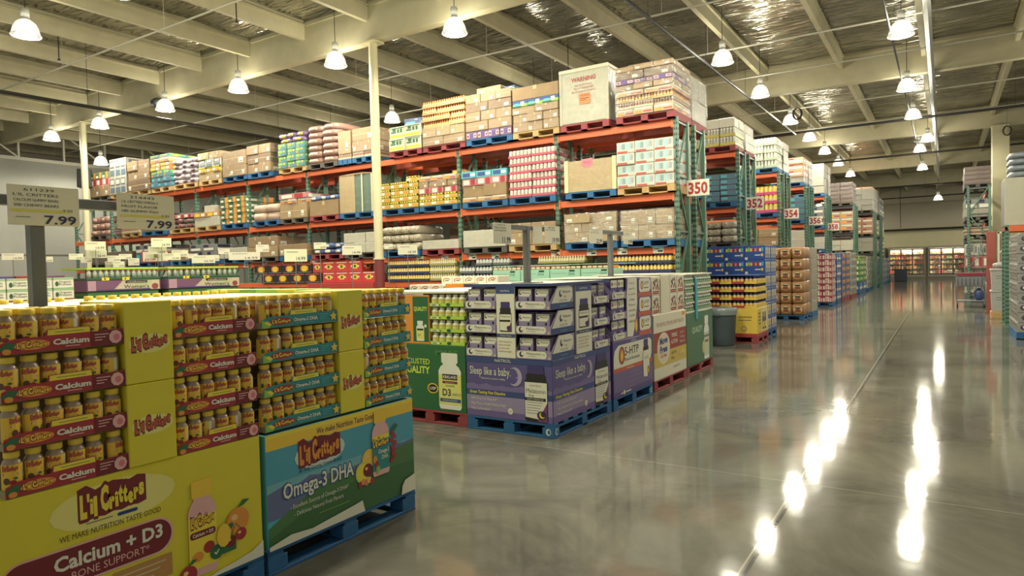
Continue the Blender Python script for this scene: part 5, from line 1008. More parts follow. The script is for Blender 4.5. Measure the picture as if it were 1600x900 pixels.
# ---- blue boxes
F9 = Fr(-4.56, 15.27, 0, 0); BXB = P('box_blue',(34,74,158),rough=.4)
pallet(F9,0,0,0,1.29,1.16,'b','blue wooden pallet under the blue snack boxes', near=True)
def bluebox(w,d,h):
    b = MB().box(0,0,0,w,d,h,BXB,.004)
    for i, m in enumerate((YEL2,LGRN,YELO,RED,ORG,RED,LABW,CYAN)): q_face(b,'f',w,d,h,.05+.112*i,.58,.14+.112*i,.86 if i % 2 else .8,m)
    q_face(b,'f',w,d,h,.0,.0,.14,.18,LABW); q_face(b,'f',w,d,h,.5,.28,.78,.36,LABW); b.add([(w*.86+w*.06*math.cos(t),-.003,h*.33+h*.11*math.sin(t)) for t in (2*PI*i/12 for i in range(12))],[tuple(range(12))],YELO)
    for i in range(3):
        q_face(b,'s',w,d,h,.1+.3*i,.15,.28+.3*i,.85,LABW); q_face(b,'s',w,d,h,.13+.3*i,.5,.25+.3*i,.7,YELO,.003); q_face(b,'s',w,d,h,.15+.3*i,.2,.23+.3*i,.42,BLUEP,.003)
    return b.build('snack_box')
BBM = bluebox(.424,.56,.312)
for k in range(6):
    for i in range(3):
        for j in range(2):
            if (i < 2 and (k < 4 or j)) : continue
            thing('snack_box',BBM,f'blue snack box, {ORD[k]} layer up, {ORD[i]} across, {("front","back")[j]} line, behind yellow vitamin display','box',F9,(.004+.43*i,.01+.57*j,.143+.3145*k),group='blue snack boxes')
thing('inner_carton', MB().box(.02,.1,.143,.84,1.1,1.39,DARK).build('inner_carton'),'dark filler inside the stacked blue snack boxes','carton',F9)
# ---- orange-brown paper towel packs
F10 = Fr(-4.26, 20.2, 0, 0)
TWL = film('towel_pack',(196,132,66),coat=.8); TWC = P('towel_label',(230,206,150))
def towel(w,d,h):
    b = MB().blob(-.008,0,-.006,w+.008,d,h+.008,TWL,.3,14,6,.012)
    b.add([(w*.5+w*.36*math.cos(t),-.012,h*.5+h*.3*math.sin(t)) for t in (2*PI*i/14 for i in range(14))],[tuple(range(14))],TWC); b.add([(w*(.5+.28*math.cos(t)),-.014,h*(.40+.16*math.sin(t))) for t in (2*PI*i/12 for i in range(12))],[tuple(range(12))],P('towel_rust',(150,70,40)))
    b.add([(w*.26,-.015,h*.58),(w*.74,-.015,h*.58),(w*.72,-.015,h*.70),(w*.28,-.015,h*.70)],[(0,1,2,3)],BLACK); return b.build('towel_pack')
TM = towel(.315,.56,.318)
pallet(F10,0,0,0,.96,1.16,'b','blue wooden pallet under the orange-brown packs', near=True)
for k in range(6):
    for i in range(3):
        for j in range(2):
            if j and i < 2: continue
            thing('towel_pack',TM,f'orange-brown wrapped pack, {ORD[k]} layer up, {ORD[i]} across, {("front","back")[j]} line, in aisle','pack',F10,(.004+.318*i,.01+.58*j,.143+.319*k),group='orange-brown packs')
F11 = Fr(-4.3, 21.6, 0, 0); pallet(F11,0,0,0,.99,1.1,'b','blue wooden pallet under the silver packs past the orange-brown packs')
for k in range(6): thing('towel_pack',cached('gpack',lambda: STY['glassy'][0](.98,1.08,.316)),f'silver wrapped pack, {ORD[k]} layer up, behind the orange-brown packs','pack',F11,(.004,.01,.143+.319*k),group='silver packs')
# ---- the further aisle displays
REDP = film('pack_raspberry',(196,52,84)); 
STY['rasp'] = (st_print(REDP,(.04,.1,.22,.7,LABW),(.28,.1,.46,.7,LPINK),(.52,.1,.7,.7,LABW),(.76,.1,.94,.7,LPINK),(.3,.74,.7,.92,LABW)),'raspberry red multipack','printed_case')
STY['bluw'] = (st_print(film('pack_cobalt',(40,88,176)),(.08,.2,.92,.5,LABW),(.2,.6,.7,.85,CYAN)),'cobalt case with white label','printed_case')
STY['bluo'] = (st_print(film('pack_cobalt2',(32,76,168)),(.15,.3,.85,.75,ORG),(.3,.4,.6,.6,BROWNP)),'cobalt case with orange print','printed_case')
STY['grnp'] = (st_print(film('pack_leaf',(70,170,60)),(.05,.0,.95,.12,DGRN),(.1,.3,.4,.8,LIME),(.55,.3,.9,.8,LABW)),'bright green pack','printed_case')
STY['limep'] = (st_print(film('pack_lime',(190,210,60)),(.1,.3,.9,.7,GRN)),'lime pack','printed_case')
STY['whp'] = (st_print(film('pack_milk',(212,208,186)),(.1,.2,.3,.8,GREY),(.45,.1,.6,.7,P('slate_print',(90,110,130))),(.7,.3,.9,.9,GREY)),'milk white case','printed_case')
STY['wbp'] = (st_print(film('pack_frost',(190,200,206)),(.1,.2,.35,.85,BLUEP),(.5,.1,.7,.6,P('slate_print',(90,110,130))),(.75,.4,.95,.9,BLUEP)),'frosty case with blue print','printed_case')
for (x0, y0, w, d, ls, t, pl) in ((-4.40,26.9,.97,.95,[('rasp',3,.222)]*8,'raspberry display in the aisle','b'), (-4.40,28.4,.95,1.1,[('bluw',2,.3)]*6,'cobalt display past the raspberry one','b'), (-4.42,29.9,.97,2.6,[('bluo',2,.26)]*7,'cobalt and orange display','r'), (-4.42,33.0,.97,2.4,[('whp',3,.31)]*6,'pale display past the cobalt ones','r'),
    (-4.42,36.6,.97,3.2,[('bluw',1,.45)]+[('grnp',2,.27)]*4+[('limep',2,.2)],'green display in the far aisle','b'), (-4.42,40.6,.97,4.4,[('whp',2,.34)]*5,'pale display past the green one','b'), (-4.42,45.6,.97,5.5,[('wbp',2,.4)]*4,'frosty display in the far aisle','b'), (-4.42,51.6,.97,7.0,[('wbp',2,.4)]*4,'last frosty display in the aisle','b')):
    load(Fr(0,y0,0,0), x0, 0, 0, w, d, ls, t, pl, True)
thing('waste_barrel', MB().box(0,0,0,.8,.9,.9,P('bin_navy',(44,50,70)),.03).box(-.02,-.02,.84,.82,.92,.9,P('bin_navy',(44,50,70)),.01).build('waste_bin'), 'square dark bin at the far end of the aisle displays', 'bin', loc=(-3.15,58,0))

# ================================================================ FLOOR ISLANDS BEHIND THE FRONT ROW
def island(F, w, d, top, m, label, sheet=None, pal='b'):
    pallet(F,0,0,0,w,d,pal,f'pallet under the {label}'); thing('display_carton', cached(('isl',w,d,top,m.name), lambda: MB().box(.005,.005,.141,w-.005,d-.005,top,m,.005).build('display_carton')), f'base carton of the {label}', 'carton', F)
    if sheet: thing('top_sheet', cached(('ish',w,d,top,sheet.name), lambda: MB().box(0,0,top,w,d,top+.02,sheet).build('top_sheet')), f'flat sheet on top of the {label}', 'cardboard sheet', F)
WVP = P('womens_plum',(120,74,110)); WVC = P('womens_cream',(206,190,160)); CLR = P('clear_pack',(170,180,160),rough=.25)
WB = MB().lathe([(1e-4,0),(.036,0),(.038,.09),(.02,.11)],CLR,n=8).lathe([(.022,.108),(.022,.135),(1e-4,.137)],CAPW,n=8).build('clear_bottle')
for n_, (y0, w, t) in enumerate(((5.57,1.2,'first'),(6.95,1.45,'second'))):
    F = Fr(-11.9,y0,0,PI/2); nm = f'{t} plum women\'s vitamin island before the rack'
    island(F, w, 1.0, 1.43, P('island_green',(60,120,60)), nm)
    o = thing('display_tray', MB().box(-.02,-.02,1.432,w+.02,.98,1.62,WVP,.004).box(-.02,-.03,1.621,w+.02,.98,1.66,DGRN,.003).build('display_tray'), f'printed tray of the {nm}', 'tray', F)
    a = Art(at=-.0215,step=.0015); a.rect(.12,1.445,w,1.61,WVC); a.poly([(w*.55,1.445),(w*.8,1.445),(w*.9,1.61),(w*.7,1.61)],P('womens_sage',(186,190,140))); a.rrect(w*.5,1.56,w*.82,1.605,.02,BLACK,3); a.text('vitafusion',w*.66,1.57,.024,LABW,w=w*.27); a.text("Women's",w*.66,1.475,.06,BLACK,w=w*.36); a.ell(w*.93,1.5,.06,.05,P('oxide_print',(150,62,54)),10); a.rect(-.01,1.445,w*.1,1.61,P('womens_pink',(186,140,160))); a.rect(w*.1,1.445,w*.86,1.465,PURP); a.poly([(w*.1,1.465),(w*.34,1.465),(w*.46,1.61),(w*.1,1.61)],WVP)
    part('front_print', a.build('front_print'), o)
    for u in (.22,.5): a = Art(at=-.032,step=.001); a.rect(w*u-.05,1.615,w*u+.07,1.665,YEL2); a.ell(w*u,1.64,.015,.015,BLACK,8); part('yellow_tag', a.build('yellow_tag'), o, label='yellow tag')
    for i in range(13): thing('clear_bottle', WB, f'{ORD[i]} clear white-capped bottle on the {nm}', 'bottle', F, (.05+i*(w-.1)/12,.05,1.662), group='clear white-capped bottles')
    thing('top_sheet', MB().box(0,0,1.80,w,.9,1.835,LIME).build('top_sheet'), f'lime sheet over the bottles of the {nm}', 'cardboard sheet', F)
F = Fr(-11.9,4.1,0,PI/2); island(F,1.3,1.0,1.34,P('island_red',(180,70,50)),'white organic protein box island')
for k in range(2):
    for i in range(4):
        q = thing('protein_box', cached('prb', lambda: MB().box(0,0,0,.3,.3,.165,LABW,.004).box(0,-.002,.13,.3,.302,.166,P('sage_top',(150,186,130)),.003).build('protein_box')), f'white organic protein box, {("lower","upper")[k]} tier, {ORD[i]} along the white island', 'box', F, (.02+.315*i,.0,1.345+.17*k), group='white protein boxes')
        part('box_print', cached('prp', lambda: Art(at=-.003,step=.001).text('Organic',.17,.085,.032,BLACK,w=.18).text('Protein',.17,.045,.032,BLACK,w=.18).ell(.05,.07,.025,.04,DGRN,8).build('box_print')), q)
F = Fr(-14.2,5.0,0,PI/2); island(F,1.3,1.0,1.5,P('island_plum',(90,60,100)),'dark island behind white protein boxes')
for i in range(3): box_thing('gift_box',F,(.02+.43*i,.02,1.51),(.38,.4,.22),(PURP,RED,WVP)[i],f'{("purple","red","plum")[i]} box on dark island behind white protein boxes','box')
for (x, y, w, m, sh, t, tp) in ((-8.75,5.65,1.1,YEL,LIME,'lime-topped island furthest from the D3 display',1.40), (-7.6,5.65,1.1,LGRN,LIME,'middle lime-topped island',1.40), (-6.45,5.65,1.1,LABW,LABW,'white-topped island next to the D3 display',1.38)):
    F = Fr(x,y,0,0); island(F,w,1.15,tp,m,t,sh)
    for i in range(3): box_thing('packet_box',F,(.01+.365*i,.01,tp+.022),(.35,.25,.035),(LIME,YEL2,LGRN)[i] if m is not LABW else LABW,f'flat {("lime","yellow","green")[i]} packet, {ORD[i]} along the front of the {t}','box')
for (y, m, sh, t) in ((1.08,YEL,LABW,'yellow island behind the calcium display'), (2.33,YEL,LABW,'yellow island behind the omega display')):
    F = Fr(-4.2,y,0,PI/2); island(F,1.19,1.0,1.36,m,t)
    for i in range(14): thing('gummy_bottle', cached('farb', lambda: MB().lathe([(1e-4,0),(.034,0),(.034,.12),(.024,.135)],CLEARB,n=10).lathe([(.028,.134),(.029,.165),(1e-4,.167)],CAPY,n=10).build('gummy_bottle')), f'{ORD[i]} yellow-capped bottle along the rear of the {t}', 'bottle', F, (.06+i*.082,.9,1.362), group='rear gummy bottles')
    thing('top_sheet', MB().box(.02,.1,1.362,1.17,.82,1.50,LABW,.004).build('top_sheet'), f'white top box of the {t}', 'carton', F)
F = Fr(-5.35,1.0,0,PI/2); island(F,1.15,1.0,1.47,DGRN,'green island behind the yellow ones',LABW)
F = Fr(-5.6,2.5,0,PI/2); island(F,1.2,1.0,1.45,LGRN,'light green island behind the omega display',LIME)
# white boxes with red swirls behind the D3 display
F = Fr(-6.62,7.5,0,0); island(F,1.45,1.1,1.34,LABW,'red-swirl box island behind the D3 display')
SW = P('swirl_red',(196,80,80))
def swirl():
    b = MB().box(0,0,0,.19,.3,.105,LABW,.003); n = 9
    pts = [(.095+.07*math.cos(t),-.003,.052+.035*math.sin(t)) for t in (.4+3.6*i/n for i in range(n+1))]; pin = [(.095+.055*math.cos(t),-.003,.052+.024*math.sin(t)) for t in (.4+3.6*i/n for i in range(n+1))]
    b.add(pts+pin,[(i,n+1+i,n+2+i,i+1) for i in range(n)],SW); q_face(b,'f',.19,.3,.105,.35,.4,.7,.55,GREY); return b.build('tablet_box')
SWM = swirl()
for k in range(2):
    for i in range(7):
        if k == 0 or i > 1: thing('tablet_box',SWM,f'white box with red swirl, {ORD[i]} across, {("lower","upper")[k]} line behind the D3 display','box',F,(.02+.2*i+.04*k,.0+.2*k,1.342+.108*k),group='red-swirl boxes')
box_thing('packet_box',Fr(-5.62,7.1,0,0),(0,0,1.34),(.3,.35,.13),ORG,'bright orange box between the D3 and melatonin displays','box'); island(Fr(-5.75,7.0,0,0),.55,.48,1.335,KRAFT,'small orange box island')
# mint green boxes
F = Fr(-6.66,9.75,0,0); island(F,2.3,1.1,1.43,P('mint_base',(170,200,170)),'mint green box island behind the joint health display'); MINT = P('mint_box',(150,206,176),rough=.35)
for i in range(4):
    q = box_thing('supplement_box',F,(.01+.572*i,.0,1.432),(.56,.4,.19),MINT,f'mint green box, {ORD[i]} from the silver bottles, on the mint island','box',group='mint boxes'); a = Art(at=-.001,step=.001); a.rect(.02,.12,.3,.125,P('mint_dark',(80,140,120))); a.text('DHA',.4,.09,.05,P('mint_dark',(80,140,120)),w=.12); a.rect(.36,.15,.46,.175,BLACK); part('box_print', a.build('box_print'), q)
    for j in range(6): thing('snack_pouch',cached('pouch',lambda: MB().box(0,0,0,.09,.2,.05,ORG,.01).box(.01,-.004,.01,.08,.0,.04,LABW).build('snack_pouch')),f'{ORD[j]} small orange pouch on mint green box {ORD[i]} from the silver bottles','pouch',F,(.015+.572*i+.093*j,.03,1.624),group='orange pouches')
thing('top_sheet', MB().box(0,.0,1.69,2.3,.9,1.70,MINT).build('top_sheet'),'mint sheet over the orange pouches','cardboard sheet',F)

# price cards over the islands
CARDS = [(149,384,22,13),(152,397,20,12),(135,406,12,9),(119,401,15,9),(178,404,14,9),(173,413,12,9),(186,413,12,9),(196,401,14,8),(209,409,12,11),(252,379,22,14),(246,391,20,12),(243,401,30,17),(268,401,20,10),(281,396,18,10),(301,400,11,7),(318,405,26,12),(335,403,11,9),(350,393,13,8),(382,400,36,12),(410,388,15,11),(20,401,22,10),(72,405,14,8),(462,399,27,19),(500,384,15,10),(550,391,24,14),(607,385,11,8),(637,390,25,15),(1070,365,10,14)]
CW = ['over the women\'s vitamins','near the thin column','towards the grey wall','before the long rack','over the far islands','between the columns','in front of the brown cartons']
def ray(px, py):
    return (r2*((px-800)/FPX) - u2*((py-450)/FPX) + fw)
for i, (px, py, w, h) in enumerate(CARDS):
    XP = -13.15-(i % 3)*.2 if px < 440 else (-8.6 if px < 1000 else -4.6)
    d = ray(px, py); t = XP/d.x; p = d*t + Vector((0,0,EYE)); sz = t/FPX*1.02; cw, ch = w*sz*1.25, h*sz
    rd = i == 11
    if p.x < -29.5: continue
    o = thing('price_card', MB().box(-cw/2,-.004,-ch/2,cw/2,.004,ch/2,RED if rd else SIGNP).box(-.006,.004,-p.z,.006,.014,ch/2,GREY).box(-.1,-.08,-p.z,.1,.1,-p.z+.012,GREY).build('price_card'), f'{"red-framed" if rd else "small cream"} price card {CW[i % 7]}, {ORD[i]} from the grey wall', 'price sign', loc=tuple(p), rz=PI/2-.5 if px < 1000 else .2, group='far price cards')
    a = Art(at=-.0045,step=.001)
    if rd: a.rect(-cw*.45,-ch*.42,cw*.45,ch*.42,SIGNP); a.rect(-cw*.06,-ch*.1,cw*.06,ch*.25,P('card_olive',(150,140,70))); a.text('$10 OFF',-cw*.2,-ch*.36,ch*.2,RED,w=cw*.4,off=.02)
    else: a.rect(-cw*.4,ch*.25,cw*.1,ch*.3,GREY); a.text('24.99' if i % 2 else '14.99',cw*.22,-ch*.38,ch*.28,NAVY,w=cw*.4)
    part('lettering', a.build('lettering'), o)
# hanging things
o = thing('loudspeaker', MB().add([(-.22,-.2,0),(.22,-.2,0),(.18,.16,0),(-.18,.16,0),(-.2,-.2,.62),(.2,-.2,.62),(.16,.16,.62),(-.16,.16,.62)],[(0,3,2,1),(4,5,6,7),(0,1,5,4),(1,2,6,5),(2,3,7,6),(3,0,4,7)],P('speaker_black',(40,42,50))).build('loudspeaker'), 'dark tapered loudspeaker hanging by the far thin column', 'loudspeaker', loc=(-24.6,11.6,4.75), rz=.9)
part('grille', MB().box(-.17,-.205,.06,.17,-.2,.56,P('speaker_grille',(56,58,66))).build('grille'), o); part('hanging_cable', MB().tube((0,0,.62),(0,0,2.9),.01,BLKPIPE).build('hanging_cable'), o)
o = thing('floodlight', MB().lathe([(.05,.2),(.11,.18),(.13,0),(.11,.01)],P('flood_black',(36,38,44)),n=14,axis='x').build('floodlight'), 'small dark floodlight clamped to the main girder', 'light', loc=(-19.35,11.1,6.72)); part('clamp', MB().box(-.02,-.02,.08,.16,.15,.14,BLKPIPE).build('clamp'), o)
for (x, y, z, t) in ((-4.0,23.6,6.45,'black hose coil hanging by the second girder'), (2.1,33.0,6.6,'black cable coil on the far girder by the square column')):
    b = MB(); 
    for k in range(3):
        for i in range(16): t0, t1 = 2*PI*i/16, 2*PI*(i+1)/16; b.tube((.13*math.cos(t0)+.01*k,.02*k,.18*math.sin(t0)),(.13*math.cos(t1)+.01*k,.02*k,.18*math.sin(t1)),.018,BLKPIPE,5)
    b.tube((0,0,.18),(0,0,DECK-.03-z),.006,BLKPIPE,4); thing('hose_coil', b.build('hose_coil'), t, 'hose', loc=(x,y,z))
for x, y, t in ((-3.2,8.6,'sprinkler head under the roof over the display row'),(-2.9,14.5,'sprinkler head under the roof over the aisle'),(-12.5,9,'sprinkler head under the roof left of the middle column'),(-8.6,16.5,'sprinkler head under the roof over the long rack'),(-18,8,'sprinkler head under the roof over the far islands')):
    thing('sprinkler', MB().cyl(.012,0,.745,BLKPIPE,n=6).cyl(.035,-.03,.0,BLKPIPE,n=8).build('sprinkler'), t, 'sprinkler', loc=(x,y,6.98), group='sprinkler heads')

# ================================================================ RIGHT SIDE OF THE AISLE
o = rack(.72,2,2.4,30,(2.35,3.0,4.2),'grey-green rack across the aisle with its end frame facing the camera',h=4.25,depth=.72,rear=False,beam=P('beam_dark',(52,54,60))); o.rotation_euler = (0,0,-PI/2)
FX = Fr(0,30.06,0,0)
for z, ls, t in ((4.2,[('umber',1,.16)]*4,'top shelf across the aisle'),(3.0,[('glassy',2,.3),('grey',2,.35)],'middle shelf across the aisle'),(2.35,[('cans',3,.14),('cans',3,.14)],'lower shelf across the aisle')): load(FX,.64,0,z,.82,2.2,ls,t,'g',True)
for k in range(4):
    for i in range(3): small(.66+.27*i,.35+.46*k,.265,.42,STY[('whp','umber','mixp','whp')[k]][0],f'rs{k}',f'small packs, {ORD[k]} tier up, {ORD[i]} across, under the rack across the aisle','printed_case',FX,.02,1.6,'packs across the aisle')
thing('shelf_unit', MB().box(.64,.0,.0,1.48,2.0,.34,GREY,.01).box(.64,.0,.785,1.48,2.0,.805,GREY).box(.64,.0,1.245,1.48,2.0,1.265,GREY).box(.64,.0,1.705,1.48,2.0,1.725,GREY).box(1.47,0,.3,1.5,2.0,2.2,GREY).build('shelf_unit'),'grey shelf unit with small packs below the rack across the aisle','shelves',FX)
# red guard panel, white frame, stacked white tubs
thing('guard_panel', MB().box(0,0,0,.22,.12,2.38,P('guard_red',(150,62,48)),.01).box(-.03,-.03,0,.25,.15,.05,P('guard_red',(150,62,48))).build('guard_panel'),'tall red guard post beside the white tubs','guard post',loc=(1.04,24,0))
o = thing('wire_rack', MB().box(0,0,0,.05,.05,2.36,STEELW,.006).box(.72,0,0,.77,.05,2.36,STEELW,.006).box(0,0,2.31,.77,.05,2.36,STEELW).build('wire_rack'),'white steel frame with a diagonal brace behind the tubs','frame',loc=(1.28,23.6,0)); part('diagonal_brace', MB().bar((.03,.03,1.75),(.5,.03,2.3),.07,.03,STEELW).build('diagonal_brace'), o)
thing('pallet', pallet_mesh(.42,.5,PWOOD)[2],'low wooden skid under the stacked white tubs','pallet',loc=(1.04,21.9,0)); thing('skid_board', MB().box(0,0,.02,.42,.5,.2,PWOOD,.01).build('skid_board'),'wooden block under the stacked white tubs','skid',loc=(1.04,21.9,0))
TUB = P('tub_white',(170,170,164),rough=.5)
for k in range(2):
    o = thing('storage_tub', MB().add([(.02,.02,0),(.38,.02,0),(.38,.46,0),(.02,.46,0),(0,0,.5),(.40,0,.5),(.40,.48,.5),(0,.48,.5)],[(0,3,2,1),(0,1,5,4),(1,2,6,5),(2,3,7,6),(3,0,4,7),(4,5,6,7)],TUB).build('storage_tub'),f'{("lower","upper")[k]} of two stacked white tubs beside the red post','tub',loc=(1.05,21.91,.205+.57*k)); part('lid', MB().box(-.02,-.02,.5,.42,.5,.56,TUB,.015).build('lid'), o); part('print_line', Art(at=.004,step=.002).rect(.1,.36,.36,.375,GREY).rect(.1,.3,.3,.31,GREY).build('print_line'), o)
thing('plastic_bag', MB().blob(0,0,0,.34,.34,.16,P('bag_dull',(150,148,140)),.8,12,6,.1).build('plastic_bag'),'crumpled pale bag on the stacked tubs','bag',loc=(1.08,21.98,1.342))
# shelf with cream crate and blue wrapped load
o = thing('pallet_rack', None, 'orange beamed rack holding a cream crate near the edge of view', 'rack', loc=(1.2,19.9,0), group='pallet racks')
for y in (0,1.0):
    for x in (.06,): part('post', post_mesh(2.4), o, (x,y,0))
    part('post', post_mesh(2.4), o, (2.4,y,0))
part('beam', MB().box(.1,-.02,2.24,2.4,.05,2.38,BEAM,.006).build('beam'), o); part('beam', MB().box(.1,1.0,2.24,2.4,1.06,2.38,BEAM,.006).build('beam'), o); part('beam', MB().box(.02,.0,2.26,.08,1.06,2.36,RBEAM,.006).build('beam'), o); part('beam', MB().box(.1,-.02,.03,2.4,.05,.14,BEAM,.006).build('beam'), o)
o = thing('shipping_crate', MB().box(0,0,0,.9,1.1,1.13,P('crate_cream',(190,186,160)),.01).build('shipping_crate'),'cream crate on the orange beamed rack near the edge of view','crate',loc=(1.22,19.95,2.385)); part('side_panel', MB().box(-.004,.03,.02,.0,1.07,1.1,P('crate_dark_side',(110,104,104))).build('side_panel'), o)
for k in range(4): thing('wrapped_bale', cached('bale',lambda: MB().blob(0,0,0,.9,1.0,.16,film('bale_blue_grey',(120,130,140)),.35,14,6,.02).build('wrapped_bale')), f'blue-grey wrapped bale, {ORD[k]} up, on the cream crate','bale',loc=(1.30,20.0,3.52+.15*k),group='blue-grey bales')
F = Fr(1.2,16.6,0,0); pallet(F,0,0,0,1.1,1.9,'b','blue pallet under the grey swirl cartons at the edge of view')
def swc(w,d,h):
    b = MB().box(0,0,0,w,d,h,film('carton_fog',(176,176,170)),.005)
    for k in range(3): b.add([(w*(.2+.3*k)+w*.1*math.cos(t),-.003,h*.5+h*.26*math.sin(t)) for t in (2*PI*i/10 for i in range(10))],[tuple(range(10))],P('swirl_dark',(66,64,70))); b.add([(w*(.22+.3*k)+w*.05*math.cos(t),-.005,h*.55+h*.15*math.sin(t)) for t in (2*PI*i/8 for i in range(8))],[tuple(range(8))],LABW)
    for k in range(4): b.add([(-.003,d*(.14+.24*k)+d*.08*math.cos(t),h*.5+h*.3*math.sin(t)) for t in (2*PI*i/10 for i in range(10))],[tuple(range(10))[::-1]],P('swirl_dark',(66,64,70))); b.add([(-.005,d*(.15+.24*k)+d*.04*math.cos(t),h*.5+h*.2*math.sin(t)) for t in (2*PI*i/8 for i in range(8))],[tuple(range(8))[::-1]],LABW)
    return b.build('printed_case')
SWX = swc(.54,.93,.19)
for k in range(10):
    for i in range(1):
        for j in range(2): thing('printed_case',SWX,f'grey carton with dark swirls, {ORD[k]} layer up, {("front","back")[j]} line, at the aisle edge','carton',F,(.005+.02*(k % 2),.01+.945*j,.143+.195*k),group='grey swirl cartons')
# shopping cart
CG = P('cart_grey',(122,126,132),rough=.4); CST = P('cart_steel',(140,142,142),rough=.3,metal=.7); CRD = P('cart_red',(160,34,54),rough=.4)
o = thing('shopping_cart', None, 'grey shopping cart with red handle parked across the aisle', 'shopping cart', loc=(.33,27,0))
b = MB()
for x in (.02,.80):
    b.tube((x,.02,.2),(x,.02,.72),.018,CST); b.tube((x,.5,.2),(x,.5,.72),.018,CST)
for z in (.2,.70):
    b.tube((.02,.02,z),(.80,.02,z),.018,CST); b.tube((.02,.5,z),(.80,.5,z),.018,CST); b.tube((.02,.02,z),(.02,.5,z),.018,CST); b.tube((.80,.02,z),(.80,.5,z),.018,CST)
part('frame', b.build('frame'), o)
b = MB(); b.add([(.04,.04,.70),(.78,.04,.70),(.78,.48,.70),(.04,.48,.70),(-.03,-.02,1.08),(.86,-.02,1.08),(.86,.54,1.08),(-.03,.54,1.08)],[(0,3,2,1),(0,1,5,4),(1,2,6,5),(2,3,7,6),(3,0,4,7)],CG)
for i in range(7): b.box(.04+.11*i,.0,.74,.07+.11*i,.02,1.06,P('cart_slot',(70,72,78)))
part('basket', b.build('basket'), o); part('bottom_tray', MB().box(.0,.0,.19,.82,.52,.225,CG,.01).build('bottom_tray'), o)
part('handle', MB().tube((.06,-.06,1.12),(.78,-.06,1.12),.02,CRD,8).build('handle'), o); part('rim', MB().box(.0,-.05,1.04,.82,.0,1.14,CRD,.01).build('rim'), o)
b = MB()
for p, q in (((-.05,-.05,1.14),(.05,-.08,1.02)),((-.05,-.05,1.14),(.86,-.05,1.14)),((.70,-.06,1.14),(.78,-.08,1.0)),((.78,-.08,1.0),(.92,-.08,1.0)),((.92,-.08,1.0),(.94,-.05,1.12))): b.tube(p,q,.012,CST)
part('wire_trim', b.build('wire_trim'), o)
for x in (.04,.78):
    for y in (.05,.47): w_ = part('caster', MB().cyl(.06,-.02,.02,P('rubber',(30,30,32)),cx=x,cy=y,n=12,axis='x',cz=.06) .build('caster') if False else MB().lathe([(1e-4,-.02),(.06,-.02),(.06,.02),(1e-4,.02)],P('rubber',(30,30,32)),cx=0,cy=0,n=12,axis='x',smooth=False,cz=.06).build('caster'), o, (x,y,0)); part('fork', MB().box(-.03,-.02,.05,.03,.02,.2,CST).build('fork'), w_)
thing('water_bottle', MB().blob(0,0,0,.26,.26,.36,P('jug_blue',(44,66,120),rough=.3),.6,12,8).cyl(.05,.34,.4,P('jug_blue',(44,66,120)),.13,.13).build('water_bottle'),'blue jug on the bottom tray of the shopping cart','jug',loc=(.84,27.1,.226))

# ================================================================ COOLERS AT THE FAR WALL
CF = P('cooler_frame',(150,146,130),rough=.4); CIN = P('cooler_lining',(226,220,196),rough=.6); CGL = bpy.data.materials.new('cooler_glass'); CGL.use_nodes = True
_n = CGL.node_tree; _n.nodes.clear(); _o = _n.nodes.new('ShaderNodeOutputMaterial'); _t = _n.nodes.new('ShaderNodeBsdfTransparent'); _g = _n.nodes.new('ShaderNodeBsdfGlossy'); _g.inputs['Roughness'].default_value = .05; _m = _n.nodes.new('ShaderNodeMixShader'); _m.inputs[0].default_value = .08; _n.links.new(_t.outputs[0],_m.inputs[1]); _n.links.new(_g.outputs[0],_m.inputs[2]); _n.links.new(_m.outputs[0],_o.inputs[0])
TUBE = mat('cooler_tube',(255,244,206),emit=9,var=0); FOOD = [P('food_%d' % i, c) for i, c in enumerate(((206,60,50),(230,180,60),(220,214,190),(110,130,60),(190,110,60),(226,150,90),(90,60,50),(200,196,120)))]
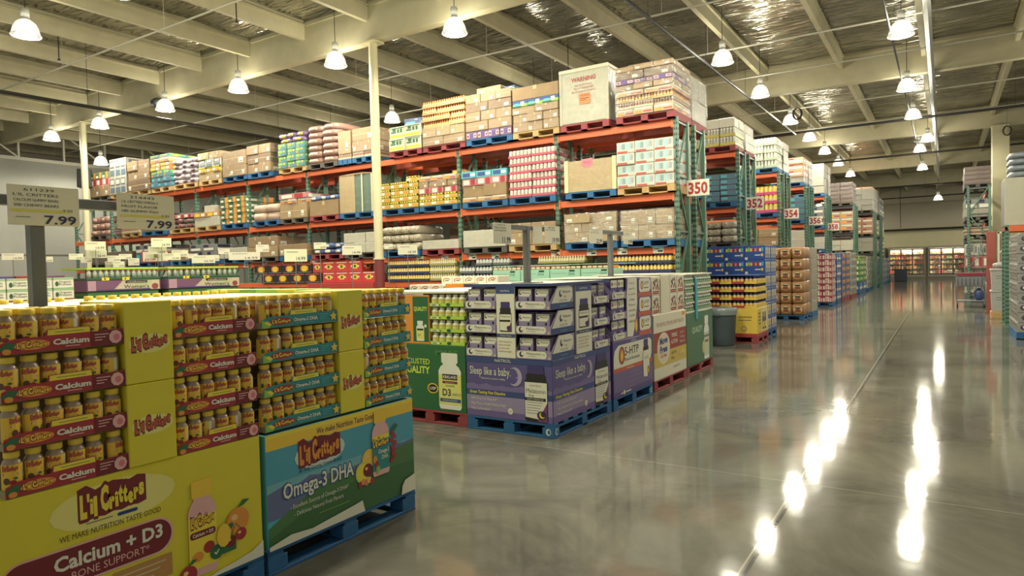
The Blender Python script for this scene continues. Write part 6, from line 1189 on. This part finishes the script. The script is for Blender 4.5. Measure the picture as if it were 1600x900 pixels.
for nb, (x0, x1, nd) in enumerate(((-6.7,-4.2,2),(-3.95,-1.3,3),(-1.1,1.5,3))):
    bn = ('behind the racks','beside the dark bin','behind the cart')[nb]; F = Fr(x0,65.0,0,0); W = x1-x0
    o = thing('cooler_cabinet', MB().box(0,0,0,W,1.0,.32,CF,.01).box(0,.9,.32,W,1.0,2.62,CIN).box(0,0,2.5,W,1.0,2.66,CF).box(0,.0,.32,.08,.9,2.5,CF).box(W-.08,.0,.32,W,.9,2.5,CF).box(-.02,-.06,.08,W+.02,0,.2,P('cooler_bumper',(110,106,96))).build('cooler_cabinet'), f'lit glass-door cooler {bn} at the far wall', 'cooler', F)
    dw = (W-.16)/nd
    for i in range(nd):
        x = .08+dw*i; b = MB()
        for q in ((x,-.02,.34,x+.06,.02,2.48),(x+dw-.06,-.02,.34,x+dw,.02,2.48),(x,-.02,.34,x+dw,.02,.4),(x,-.02,2.40,x+dw,.02,2.48)): b.box(*q,P('door_frame_dark',(84,80,72)))
        p = part('door', b.build('door'), o); part('glass', MB().box(x+.06,-.004,.4,x+dw-.06,.004,2.4,CGL).build('glass'), p); part('handle', MB().box(x+dw-.05,-.07,1.1,x+dw-.02,-.03,1.7,CF).build('handle'), p); part('lamp_tube', MB().box(x+.0,.04,.4,x+.04,.08,2.4,TUBE).build('lamp_tube'), o)
    for k in range(5): part('shelf', MB().box(.08,.12,.42+.4*k,W-.08,.9,.44+.4*k,CF).build('shelf'), o)
    L_ = bpy.data.lights.new('cooler_light','AREA'); L_.shape = 'RECTANGLE'; L_.size = W-.3; L_.size_y = .1; L_.energy = 140; L_.color = (1,.9,.68); l_ = bpy.data.objects.new('cooler_light',L_); COL.objects.link(l_); l_.location = (x0+W/2,65.06,2.45); l_.rotation_euler = (.35,0,0)
    if nb == 0: continue
    for k in range(5):
        n = 12
        for i in range(n): thing('food_package', cached(('food',R.randrange(16)), lambda: MB().box(0,0,0,.17,.4,R.uniform(.18,.31),R.choice(FOOD),.006).box(.02,-.004,.04,.15,.0,.13,R.choice(FOOD)).build('food_package')), f'food package, {ORD[k]} shelf up, {ORD[i]} across, in cooler {bn}','food package',F,(.12+(W-.28)*i/n,.16+R.uniform(0,.06),.442+.4*k),group='packages in the coolers')
